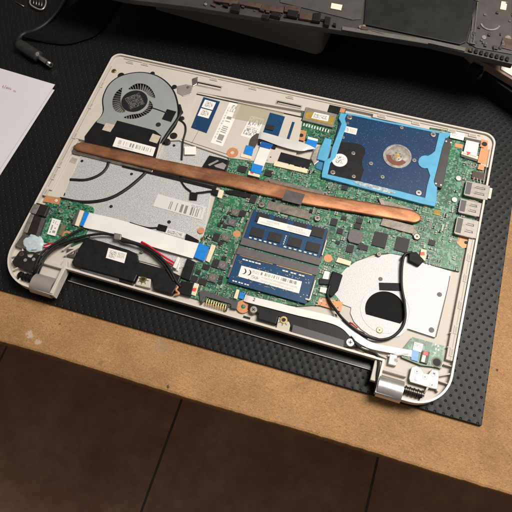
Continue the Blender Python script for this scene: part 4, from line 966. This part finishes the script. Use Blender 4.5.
screw(253.5, 309.5, -.4, 3.4, SR, steel_dk, deep=2); screw(350.3, 342.3, -.3, 3.6, SR, simple('pale_brass', (.62, .55, .42), .35, .6), deep=3)
for q, c in (([(279, 315), (292, 318.5), (288.5, 333), (276, 329.5)], (283.7, 320)), ([(139, 275), (151, 278), (150, 288), (135.5, 284.5)], (143.3, 279.3))):
    e = pr('screw_boss', q, FZ+.05, -1.2, cream, shell, .4)
    x, y = P(*c, -1); mm = MB(); mm.ring(x, y, 1.6, 3.0, -1.2, -.5, 24); 
    for i in range(8): a = i*math.pi/4; mm.box(x+3.9*math.cos(a)-.9, y+3.9*math.sin(a)-.3, x+3.9*math.cos(a)+.9, y+3.9*math.sin(a)+.3, -1.2, -1.0, 1, a)
    mm.cyl(x, y, 1.6, -1.2, -.9, 16, 2)
    build(mm, 'brass_insert', [marble, tapegr, hole], shell)
screw(168.8, 282.5, -1.5, 3.2, LAP, steel_dk)
x, y = P(246.5, 316.8, -3); build(MB().box(x-3, y-1, x+3, y+1, FZ-.1, FZ+.06), 'slot', hole, shell)
m = MB()  # cross seams under the flat cable
pr('metal_strip', [(140, 252), (180, 262.5), (178, 271), (137, 260)], FZ+.04, -3.9, simple('pale_strip', (.55, .53, .50), .4, .3), LAP, .3)
pr('connector_cluster', [(187, 258), (196, 262), (190, 281), (180, 277)], -4, -1.2, black, LAP, .6)
pr('white_plug', [(177.5, 256.5), (180, 257.5), (175.8, 268.5), (172.5, 267)], -3.6, -.4, whiteP, LAP, .4)
pr('black_foam', [(186, 233), (199, 240), (196, 250), (184, 245)], -4, -1.8, black_soft, LAP, .8)
pr('blackened_tape', [(158.5, 223.6), (167.6, 226), (165.6, 231.6), (156.3, 229.5)], -4.2, -3.2, black_soft, LAP, .4)

# ------------------------------------------------ round cables
def wire(name, pts, r, mat=rubber, par=None, **k): return build(MB().tube([p3(*a) for a in pts], r, 10, sub=6), name, mat, par or LAP, **k)
wire('cable', [(34.5, 277, -6), (36, 272, -1.5), (38.5, 266, 1.2), (43, 257, 1.8), (54, 246.5, 1.8), (70, 240, 1.2), (88, 235.5, 1), (104, 233.8, .6), (116, 235.5, 0), (121, 237.5, -.4)], 1.1)
wire('cable', [(33, 276, -6), (34, 271, -1.5), (36.5, 263, 1.1), (43, 252, 2.2), (56, 243, 2.2), (70, 234.5, 1.2), (84, 227.5, .3)], .95)
wire('cable', [(36.5, 278, -6), (38.5, 273, -1), (41, 267, 1.2), (47, 256, 1.2), (60, 246, .9), (76, 240.5, .6), (90, 237.5, -.6)], .8)
wire('red_cable', [(43.5, 247.5, .8), (48, 247.5, 1.4), (54, 245.2, 1.0), (58, 244, .3)], .8, red); wire('red_cable', [(44, 245.5, .9), (49, 244, 1.4), (54, 243, .6)], .7, red)
wire('cable', [(118, 236.5, -.4), (122, 241, .2), (132, 243, .9), (145, 247, 1.1), (156, 254, 1.0), (165, 262, .8), (171, 271, .6), (176, 281, 0), (181, 287, -.6)], 1.3)
wire('cable', [(120, 240, -1), (134, 243.5, .3), (148, 250.5, .3), (160, 260.5, .2), (168, 271, .1), (174, 281.5, -.4)], 1.1)
wire('red_cable', [(141.5, 241.8, 1.2), (149, 246, 1.5), (157, 252, 1.2), (166, 258, .8), (174.5, 262.8, .2)], .85, red); wire('red_cable', [(140.5, 243.8, .9), (148, 248.2, 1.2), (156, 254.3, 1.0), (165, 260.5, .6), (173.5, 264.8, 0)], .8, red)
pr('wire_clamp', [(114, 232.5), (121.5, 234), (120.5, 240), (113.5, 239)], -1.5, 1.9, tin, LAP, .6)
pr('black_tape', [(181.5, 280.5), (194, 282.5), (190.5, 296.5), (178, 293), (176, 288)], -3.4, -.9, black_soft, LAP, .6, label='black tape round the battery lead')
wire('copper_lug', [(174.5, 284.5, -1.5), (178, 286.5, -1.2), (176, 290, -1.2), (179, 293.5, -1.5), (175, 295, -2)], 1.0, orange)
wire('fan_cable', [(178.5, 119, -1.5), (184.5, 124, -1.6), (185.6, 131, -1.8), (183, 141, -2.5), (182.3, 151, -3.2), (181.6, 160, -3.6)], .9); wire('fan_cable', [(180.2, 175, -3.6), (181.2, 181, -3.6), (185.5, 187.3, -3.4), (191, 191.5, -3)], .75)
wire('fan_cable', [(196, 193, -3), (203, 192.2, -2.7), (210, 191.3, -2.6), (218, 192, -2.4)], .75); pr('black_tape', [(190, 191.7), (197.6, 192.8), (196.6, 199.8), (189.3, 199.2)], -4, -2.4, black_soft, LAP, .3)
pr('black_plug', [(212, 188.5), (218.5, 190), (217, 195.5), (211, 193)], -4, -2.2, black_soft, LAP, .5)
wire('thin_cable', [(130, 222.5, -3.6), (139, 225.5, -3.4), (149, 227.7, -3.3), (158, 227.6, -3)], .6)
# dark plastic bit left of the flex sockets, beside the pipe
DB = pr('black_duct', [(209, 155), (220.5, 157.5), (229, 160), (228.5, 164), (226, 172.5), (201, 168)], -4.2, -2.4, black, LAP, .8)
for q in ([(208, 164.5), (217.5, 159.8), (219, 161), (209.5, 166)], [(214, 165.2), (222.5, 162.5), (226.5, 165), (224, 169.5), (215.5, 167)]): pr('bare_metal_patch', q, -2.4, -2.25, silver_dull, DB, .0)
pr('black_shield', [(222, 190.5), (234, 190), (252, 194), (250, 198.5), (228, 194)], -3.3, -2.2, black, LAP, .3)
# second lead: from black tape blob round the plate opening
wire('speaker_cable', [(412, 252, -1.2), (405, 254.5, -.8), (402.5, 262, -1), (401.5, 274, -1.5), (401.8, 288, -2), (404.5, 303, -2.4), (405, 318, -2.5), (401, 329, -2.5), (391, 337.5, -2.2), (378, 339.5, -1.5), (364, 335, 0), (352, 327, 1.0), (342, 318, 1.0), (335, 309, 0), (329.5, 301, -1), (327.5, 293, -1.5), (330, 285, -1.4)], 1.15, label='sleeved black cable looping round the plate opening')
pr('cable_tape', [(409, 252), (416.5, 251.5), (424.5, 260), (419, 265.8), (408.5, 260.5)], -4, -.6, black_soft, LAP, .9); wire('speaker_cable', [(409, 253, -1.2), (404.5, 254.8, -1), (401.5, 259, -1.2)], 1.0)
pr('cable_tape', [(332.5, 270.5), (343, 274.5), (338, 290), (331.5, 297), (327, 294), (328, 283.5)], -3.4, -.9, black_soft, LAP, .9); pr('cable_tape', [(319.5, 278), (330, 279.5), (329, 284.5), (319, 284)], -3.3, -1.4, black, LAP, .3)
pr('white_plug', [(320.5, 286.5), (327.5, 288.2), (326.3, 293.5), (319.2, 291.8)], -3.3, -1.6, whiteP, LAP, .3)
wire('red_cable', [(349.5, 322.5, .1), (353, 324.2, .6), (357.5, 328, 0)], .7, red)
wire('antenna_cable', [(348, 333, -2), (352, 338, -1), (357.5, 345.5, -.5), (364, 350, -.5), (372, 351.8, -.6), (378, 356, -1), (378.8, 364, -1), (377.5, 374, -1), (375.8, 388, -3)], 1.0, label='thin black cable running down to the right hinge')
# cast ribs and bosses in the front right
pr('clip_block', [(390, 353.5), (397.5, 355.5), (396.5, 366), (388, 364)], FZ+.1, -1.2, white_edge, shell, .6)
pr('metal_spring', [(364, 352.5), (376, 356), (374.5, 360), (362, 356)], FZ, -1.8, silver_dull, LAP, .3)
screw(335.3, 315.5, -2, 1.5, LAP, tin)

# ------------------------------------------------ hinges
def ribs(lst):
    m = MB()
    for a, b, w in lst:
        a, b = Vector(a), Vector(b); d = (b-a).normalized(); n_ = Vector((-d.y, d.x))*w/2
        m.prism([tuple(a+n_), tuple(b+n_), tuple(b-n_), tuple(a-n_)], FZ+.05, -1.4)
    return m
def hinge(side):
    H = empty('hinge', (40 if side < 0 else 340, 8, -9), LAP, label='left hinge with dark bracket and grey barrel cover' if side < 0 else 'right hinge with bright bracket and silver barrel cover')
    x0, x1 = (32.8, 51.9) if side < 0 else (327.8, 346.6)
    c = MB(); n = 22                           # curved barrel cover
    prof = []
    for i in range(n+1):
        a = math.radians(205-230*i/n); prof.append((6.4+8.6*math.cos(a), -5.2+8.0*math.sin(a)))
    vs = []
    for x in (x0, x1):
        for y, z in prof: vs.append((x, y, z))
    for x in (x0, x1):
        for y, z in prof: vs.append((x, 6.4+(y-6.4)*.86, -5.2+(z+5.2)*.86))
    k = n+1
    c.add(vs, [(i, i+1, i+1+k, i+k) for i in range(n)], 0, True); c.add(vs, [(i+2*k, i+3*k, i+1+3*k, i+1+2*k) for i in range(n)], 0, True)
    c.add(vs, [(i, i+2*k, i+1+2*k, i+1) for i in range(n)]+[(i+k, i+1+k, i+1+3*k, i+3*k) for i in range(n)]+[(0, k, 3*k, 2*k), (n, n+2*k, n+3*k, n+k)])
    build(c, 'barrel_cover', silver if side > 0 else simple('grey_cover', (.36, .325, .30), .38, .35, .05, 100), H)  # left cover is a darker, duller grey than the right
    build(MB().xcyl(x0+.5, x1-.5, 7, -5.2, 6.5), 'barrel', steel_dk, H)
    sx = -1 if side < 0 else 1; xs_ = x0-.3 if side < 0 else x1+.3
    m = MB()
    for i in range(9):
        a = xs_+sx*(1.0+i*1.55); m.xcyl(min(a, a+sx*1.1), max(a, a+sx*1.1), 8.5, -3.2, 3.0 if i % 2 else 3.5, 20)
    m.xcyl(min(xs_, xs_+sx*15.6), max(xs_, xs_+sx*15.6), 8.5, -3.2, 2.3, 16)
    build(m, 'spring_washers', simple('dark_steel', (.07, .065, .06), .35, .8, .2, 300) if side > 0 else black, H, .15)
    if side > 0:
        q = [(411.5, 367), (416, 365.5), (421, 368), (424, 373), (428.5, 374), (432, 369), (438, 370.5), (439.3, 374), (437.5, 389.5), (432, 388.5), (410, 382), (409, 378)]
        pl_ = pr('bracket', q, -3, -1.0, simple('bright_nickel', (.44, .41, .37), .45, .3, .12, 250), H, .4)
        for u, v, r in ((417, 371.5, 2.0), (425, 377, 2.0), (415.8, 379.2, 1.3), (432, 385, 2.0), (434.2, 373.6, 2.9)): screw(u, v, -.8, r, H, steel_dk, deep=.5)
    else:
        q = [(19.5, 251), (25.5, 250.5), (27.5, 256.5), (31, 257.5), (34.5, 253), (41.5, 255.2), (39.5, 262), (32, 272.5), (14, 266), (11.8, 261.5)]
        pl_ = pr('bracket', q, -3, -1.0, simple('blackened_steel', (.035, .030, .026), .35, .6, .3, 200), H, .5)
        for u, v in ((25.3, 260), (33.7, 259.3)): x, y = P(u, v, -.9); build(MB().cyl(x, y, 1.5, -1.1, -.8, 16), 'rivet', silver, H)
        screw(21.5, 254, -.8, 2.2, H, brown, deep=.5)
    return H
hinge(-1); hinge(1)
band('hinge_arm', [(52.2, .2), (55.2, .2), (55.8, 25), (52.6, 25)], FZ, 1.2, cream, .5); band('hinge_arm', [(56.2, 25), (53, 32), (50, 33), (49.5, 26.5), (32, 26.5), (32, 23.6), (51, 23.6), (52.6, 25)], FZ, -.8, cream, .5)
band('hinge_floor', [(52.4, 1.5), (51.5, 1.5), (51.5, 24), (52.4, 24)], FZ, -.4, cream_shade, .1)
band('hinge_arm', [(321.5, 8), (327.2, 8), (327.2, 25), (321.5, 25)], FZ-2, -2.0, cream, .5)
band('hinge_arm', [(327.6, 17.6), (347, 17.6), (347, 20.2), (327.6, 20.2)], FZ, -.9, cream, .5)
build(ribs([((2, 36), (9, 33), 1.2), ((4, 22), (12, 26), 1.2), ((11, 11), (17, 17), 1.2), ((20, 3), (22, 12), 1.2), ((9, 33), (12, 26), 1.0), ((12, 26), (17, 17), 1.0), ((17, 17), (31, 17.5), 1.0), ((58, 34), (66, 45), 1.6), ((48, 36), (58, 48), 1.4), ((44, 40), (50, 50), 1.2)]), 'rib', cream, shell, .3)
build(ribs([((378, 30), (370, 26), 1.2), ((372, 14), (366, 20), 1.2), ((366, 26), (361, 3), 1.0), ((378, 22), (360, 22.6), 1.0), ((360, 3), (366, 20), 1.0), ((300, 32), (330, 28), 1.2), ((330, 30), (345, 36), 1.4), ((372, 50), (378, 50), 1.0), ((372, 62), (378, 62), 1.0), ((372, 36), (378, 36), 1.0)]), 'rib', cream, shell, .3)
# screws and bosses on the shell
for u, v, r, mt in ((113.8, 70.5, 2.4, marble), (75.3, 146.5, 2.2, tin), (195, 81.5, 2.6, steel), (188, 87, 1.5, choke), (396, 360, 1.5, tin)): screw(u, v, -1.0, r, shell, mt)
pr('spring_clip', [(176.5, 86), (186, 84), (193, 85.5), (191, 94), (183, 96.5), (177, 93)], -3, -1.5, silver_dull, shell, .6); pr('spring_clip', [(192, 78.5), (198, 76.5), (197, 84), (192.5, 86.5)], -2.5, -.9, steel, shell, .5)

# ================================================================== things round the laptop
# two sheets of paper
def mk_paper():
    t = NT('white_paper'); g = t.geo()
    a = t.noise(9, 3, .5, g)
    t.set(Base_Color=t.mix(a, (.60, .57, .62), (.66, .64, .68)), Roughness=.7); t.bump(t.noise(40, 3, .6, g), .1, .001); return t.m
paper = mk_paper()
def sheet(name, c4, z, th, lab):
    m = MB(); N = 10; q = [Vector((*p, 0)) for p in c4]; vs = []
    for zz in (0, -th):
        for i in range(N+1):
            for j in range(N+1):
                a, b = i/N, j/N; p = q[0]*(1-a)*(1-b)+q[1]*a*(1-b)+q[2]*a*b+q[3]*(1-a)*b
                lift = 1.2*(b**4)*(1-a*.5)
                vs.append((p.x, p.y, z+lift+zz))
    K = (N+1)**2; fs = []
    for i in range(N):
        for j in range(N):
            a, b, c, d = i*(N+1)+j, (i+1)*(N+1)+j, (i+1)*(N+1)+j+1, i*(N+1)+j+1; fs += [(a, b, c, d), (a+K, d+K, c+K, b+K)]
    for i in range(N):
        for a, b in ((i*(N+1), (i+1)*(N+1)), ((i+1)*(N+1)+N, i*(N+1)+N), (i+1, i), (N*(N+1)+i, N*(N+1)+i+1)): fs.append((b, a, a+K, b+K))
    o = build(m.add(vs, fs, 0, False), name, paper); o['label'] = lab; o['category'] = 'paper'; return o
tr1, d1 = Vector(P(55, 84.3, -11)), None
ux = (Vector(P(55, 84.3, -11))-Vector(P(0, 68, -11))).normalized(); uy = Vector((ux.y, -ux.x))
def psheet(name, corner, z, lab, ang):
    c, s_ = math.cos(ang), math.sin(ang); X = Vector((ux.x*c-ux.y*s_, ux.x*s_+ux.y*c)); Y = Vector((X.y, -X.x))
    a = corner-X*210; return sheet(name, [tuple(a), tuple(corner), tuple(corner+Y*297), tuple(a+Y*297)][::1], z, .25, lab)
ps1 = psheet('paper_sheet', Vector(P(55, 84.5, -11.6)), -11.6, 'upper white sheet with a red handwritten line, left of the laptop', 0.0)
ps2 = psheet('paper_sheet', Vector(P(54.6, 90, -13.2)), -13.0, 'lower white sheet peeking out from under the upper paper', .008)
# the red pen stroke
m = MB()
for st in ([(2.5, 86.6), (3.5, 85.2), (3.0, 87.8)], [(4.2, 88), (6.2, 85)], [(6, 88), (7, 86.7), (7.2, 88.2), (8.3, 87.0), (8.8, 88.6), (10, 87.6), (10.6, 89.2), (11.6, 88.3)], [(13.4, 90.6), (14.2, 90.0), (14.6, 91.2), (15.4, 90.6), (15.9, 91.6)]):
    m.tube([p3(u, v, -10.3) for u, v in st], .16, 5, sub=4, flat=.5)
for v_ in m.v: v_.z = v_.z*1.0
hw = build(m, 'handwriting', simple('red_ink', (.55, .04, .14), .6), ps1)
def surf_z(x, y): return None
# dc plug
PLG = empty('power_plug', (-90, 240, -14)); PLG['label'] = 'black round laptop power plug with a silver tip on the mat'; PLG['category'] = 'plug'
a = Vector((*P(19, 44.5, -8), -8)); b = Vector((*P(39, 57, -8), -8)); d = (b-a).normalized()
build(MB().tube([a, a+d*3, b-d*2, b], 6.0, 20, sub=3, ends=lambda t: .75+.25*min(1, t*6) if t < .9 else 1-.25*(t-.9)*10), 'plug_body', simple('grey_black_plastic', (.022, .022, .022), .45, 0, .2, 200, .2), PLG)
tip = Vector((*P(51, 65, -8), -8)); build(MB().tube([b-d*1, b+d*2, tip], 2.7, 20, sub=3), 'plug_tip', steel, PLG)
build(MB().tube([tip-d*5, tip-d*4], 2.9, 20), 'insulating_ring', black, PLG); build(MB().tube([tip-d*.1, tip+d*.3], 1.4, 12), 'plug_bore', hole, PLG)
def pcyl(pts, r, name, par, mat): return build(MB().tube([p3(*q) for q in pts], r, 12), name, mat, par)
pcyl([(19.5, 45, -8), (18, 40, -9), (24, 34, -10), (36, 30, -10), (48, 22, -10), (60, 8, -10), (66, -8, -10), (60, -30, -10)], 2.6, 'cord', PLG, rubber)
# black cloth-like strap
st = MB(); A = [(20, 36, -8.5), (35, 31, -6), (52, 22, -5), (66, 10, -6), (80, -2, -8), (95, -20, -8)]; Bq = [(48, 43, -12), (66, 44, -11.5), (84, 39.5, -11), (98, 33, -11.5), (112, 14, -12), (125, -5, -12)]
st.ribbon([p3(*q) for q in A], [p3(*q) for q in Bq], 1.6)
so = build(st, 'strap', simple('black_nylon', (.006, .006, .0065), .9, 0, .4, 400, .5, .1), None, .5); so['label'] = 'crumpled black fabric strap lying behind the power plug'; so['category'] = 'strap'
# small metal frame clip at the top edge
CL = empty('metal_clip', (*P(38, 2, -12), -14)); CL['label'] = 'bright wire-framed buckle at the upper left edge'; CL['category'] = 'buckle'
pts = [(31, -3), (30, 3), (33, 6.5), (40, 9.5), (44, 8), (46, 2), (44, -4)]
build(MB().tube([p3(u, v, -11) for u, v in pts], .9, 8), 'wire_frame', silver, CL)
m = MB()
for i in range(4): m.tube([p3(34+i*2.8, -3+i*.5, -12), p3(33.5+i*2.7, 4+i*.8, -12)], .5, 6)
build(m, 'inner_spring', steel_dk, CL); pr('base', [(31, -4), (46, -1), (44, 8), (32, 6)], -13.9, -12.8, black, CL, .4)
ND = build(MB().tube([p3(16, 2, -12.8), p3(24, 6.5, -12.8)], .6, 6), 'wire_piece', steel_dk); ND['label'] = 'short thin metal wire beside the buckle'; ND['category'] = 'wire'

# the other half of the laptop, raised over the mat at the top
CZ = 42.0
TOP = empty('laptop_cover', (200, 380, CZ-8)); TOP['label'] = 'dark inner side of a dismantled laptop half, raised behind the opened base'; TOP['category'] = 'laptop cover'
darkm = simple('dark_grey_magnesium', (.042, .037, .033), .5, 0, .15, 60, .2); darkm2 = simple('darker_panel', (.010, .010, .010), .4, 0, .15, 60)
def tp_(name, pts, z0, z1, mat, bev=.3): return pr(name, pts, CZ+z0, CZ+z1, mat, TOP, bev)
bo = PP([(60, -14), (130, -.5), (190, 6.5), (260, 17.5), (345, 31), (430, 44), (465, 52.5), (513, 64)], CZ)
bo2 = bo+[(bo[-1][0]+2, bo[-1][1]+170), (bo[0][0]-10, bo[-1][1]+190)]
build(MB().prism(bo2, CZ-6, CZ), 'panel', darkm, TOP, .8)
tp_('front_lip', [(342, 26), (430, 39.5), (466, 47.5), (465, 51), (430, 43), (342, 29.5)], 0, 1.2, simple('lip_grey', (.11, .102, .094), .45), .3)
tp_('display_shield', [(368, -30), (480, -10), (466, 41.5), (460, 44), (364, 24)], .02, 2.0, darkm2, .3)
tp_('side_plate', [(280, -30), (367, -20), (361, 19), (352, 19.5), (280, 2)], .02, .9, simple('plate_grey', (.075, .070, .064), .5, .3, .1, 80), .3)
tp_('right_plate', [(481, -10), (511.5, -4), (512, 54), (476, 47.5), (467, 42)], .02, 1.0, simple('plate_grey', (.055, .055, .052)), .3)
for q in ([(240, .5), (262, 3.5), (260, 8), (239, 4)], [(262, 4), (284, 7), (283, 12.5), (260, 9)], [(285, 4), (301, 7), (299, 14), (284, 11)], [(300, 11.5), (320, 14.5), (318, 21), (299, 18)], [(215, -3), (238, .5), (237, 4), (214, 1)]): tp_('copper_brown_bracket', q, .2, 3, brown, .4)
for q in ([(233, 3), (240, 4), (239, 11), (230, 9.5)], [(288, 9), (299, 11), (297, 17), (287, 15)], [(313, 13), (321, 12), (320, 21), (312, 20)], [(272, 11), (281, 13), (280, 17), (270, 15)], [(325, 16), (331, 17), (329, 25), (324, 24)], [(262, 14), (270, 15), (268, 19), (261, 17.5)]): tp_('catch', q, .2, 4, black, .5)
for q in ([(331.5, 2.8), (342.5, 4.8), (341, 10.2), (330.5, 8.2)], [(501.5, 1), (507.5, 2), (506, 10), (500, 9)]): tp_('white_pad', q, 1, 1.8, simple('aged_white_pad', (.75, .68, .55), .5), .2)
for (u, v, r) in ((205.5, 3.8, 1.6), (360.5, 26.7, 1.8), (364, 25.8, 1.6), (484, 37, 2.2), (508, 38, 3.0)): x, y = P(u, v, CZ+1.4); build(MB().cyl(x, y, r, CZ, CZ+1.6, 14), 'screw', tin, TOP, .3)
tp_('brown_smudge', [(361, 26), (367, 26.5), (368, 29.5), (361, 29)], 1.2, 2.2, brown, .2); tp_('brown_smudge', [(503, 37), (512, 39), (512, 50), (500, 47)], .9, 2.0, brown, .4)
x, y = P(490.5, 23, CZ+1.5); build(MB().ring(x, y, 7.5, 9.0, CZ+.9, CZ+1.8, 24, 0, math.radians(200), math.radians(350)), 'ring_clip', tin, TOP)
for i in range(8): u = 470+i*5.2; tp_('edge_tooth', [(u, 47.5+i*1.25), (u+3, 48+i*1.3), (u+2.5, 51.5+i*1.3), (u-.5, 51+i*1.25)], -1, 2.0, black, .4)
rr = random.Random(3)
for i in range(34):
    u = rr.uniform(468, 512); v = rr.uniform(-4, 50)
    if abs(u-490) < 10 and abs(v-22) < 9: continue
    w_, h_ = rr.uniform(1, 5), rr.uniform(.8, 3); tp_('moulded_boss', [(u, v), (u+w_, v+w_*.2), (u+w_-.4, v+h_+w_*.2), (u-.4, v+h_)], .9, rr.uniform(1.4, 3), rr.choice((darkm, darkm, brown, simple('lip_grey', (.075, .072, .068)))), .2)
for i in range(22):
    u = 205+i*6.1; v = -1+(u-205)*.163+rr.uniform(-1, 3); w_ = rr.uniform(2, 5); tp_('moulded_boss', [(u, v), (u+w_, v+w_*.18), (u+w_-.3, v+w_*.18+rr.uniform(1, 3)), (u-.3, v+2)], .05, rr.uniform(.8, 3), rr.choice((darkm, brown, black, darkm)), .2)
for u0, v0, u1, v1 in ((475, -6, 470, 44), (478, -6, 473, 44.5), (346, 29.5, 428, 43), (372, 30, 384, 33)):
    tp_('rib', [(u0, v0), (u0+1, v0+.2), (u1+1, v1+.2), (u1, v1)] if u0 > 470 else [(u0, v0), (u1, v1), (u1, v1+.8), (u0, v0+.8)], .9, 1.7, simple('lip_grey', (.075, .072, .068)), .1)
# smoky plastic box the cover rests on
c0 = Vector(P(320.5, 56, -14)); cL = Vector(P(150, 8, -14)); dl = (cL-c0).normalized(); bk = Vector((-dl.y, dl.x)); bk = bk if bk.y > 0 else -bk
t = NT('smoky_translucent_plastic'); t.set(Base_Color=(.28, .27, .26), Roughness=.35, Alpha=.85)
q = [c0, c0+dl*190, c0+dl*190+bk*70, c0+bk*70]
rb = rounded(0, 0, 190, 70, 2, 9, 9, 2, 8)
BXO = plate('plastic_box', [tuple(c0+dl*(190-x)+bk*y) for x, y in rb], [], -13.9, CZ-6.3, t.m, None, .8)
BXO['label'] = 'smoky dark plastic box propping up the laptop cover'; BXO['category'] = 'box'
# silver wedge under the cover at the right
WG = empty('hinge_strip', (*P(490, 66, 10), -14)); WG['label'] = 'silver and bronze metal strip poking out under the cover, far right'; WG['category'] = 'metal strip'
pr('brown_plate', [(459, 44), (505, 50), (560, 80), (560, 108), (513, 80), (488, 65), (473.5, 58.5)], 12, 20, simple('bronze_plate', (.26, .19, .15), .45, .3, .2, 100), WG, .6)
pr('silver_plate', [(503, 54), (560, 60), (560, 102), (516, 78), (501, 69)], 20, 21.2, simple('brushed_silver', (.75, .70, .64), .4, .3, .1, 120), WG, .3)
pr('black_catch', [(474, 59), (479, 58.5), (487, 64), (479, 71), (470, 66)], 4, 16, black, WG, 1.0); pr('black_edge', [(489, 64.5), (560, 109), (560, 125), (500, 84), (484, 71)], -13.9, 10, black, WG, 1.0)
pr('bright_edge', [(459.5, 47), (473.5, 57), (474, 59.5), (471.5, 58.5), (458, 48)], 15, 20.3, tin, WG, .2)

# ================================================================== light, world, camera
w = bpy.data.worlds.new('World'); sc.world = w; w.use_nodes = True
nt = w.node_tree; bg = nt.nodes['Background']
tc = nt.nodes.new('ShaderNodeTexCoord'); spz = nt.nodes.new('ShaderNodeSeparateXYZ'); rp = nt.nodes.new('ShaderNodeValToRGB')
nt.links.new(tc.outputs['Generated'], spz.inputs[0]); nt.links.new(spz.outputs[2], rp.inputs[0]); nt.links.new(rp.outputs[0], bg.inputs[0])
rp.color_ramp.elements[0].color = (.30, .24, .19, 1); rp.color_ramp.elements[1].color = (1.0, .93, .84, 1)
bg.inputs[1].default_value = .20
def lamp(name, loc, tgt, size, power, colr):
    l = bpy.data.lights.new(name, 'AREA'); l.shape = 'RECTANGLE'; l.size, l.size_y = size; l.energy = power; l.color = colr
    o = bpy.data.objects.new(name, l); COL.objects.link(o); o.location = Vector(loc)*S
    o.rotation_euler = (Vector(tgt)-Vector(loc)).to_track_quat('-Z', 'Y').to_euler(); return o
lamp('ceiling_lamp', (690, 400, 1050), (230, 110, 0), (.42, .55), 20.5, (1.0, .94, .86))
cam = bpy.data.cameras.new('camera'); co = bpy.data.objects.new('camera', cam); COL.objects.link(co)
cam.sensor_width = 36; cam.lens = F/512*36; cam.clip_start = .01; cam.clip_end = 50
rx, ry, rz = RM[0], -RM[1], -RM[2]
co.matrix_world = Matrix(((rx[0], ry[0], rz[0], CAM.x*S), (rx[1], ry[1], rz[1], CAM.y*S), (rx[2], ry[2], rz[2], CAM.z*S), (0, 0, 0, 1)))
sc.camera = co
vs_ = sc.view_settings; vs_.view_transform = 'Standard'; vs_.look = 'None'; vs_.exposure = 0; vs_.gamma = 1
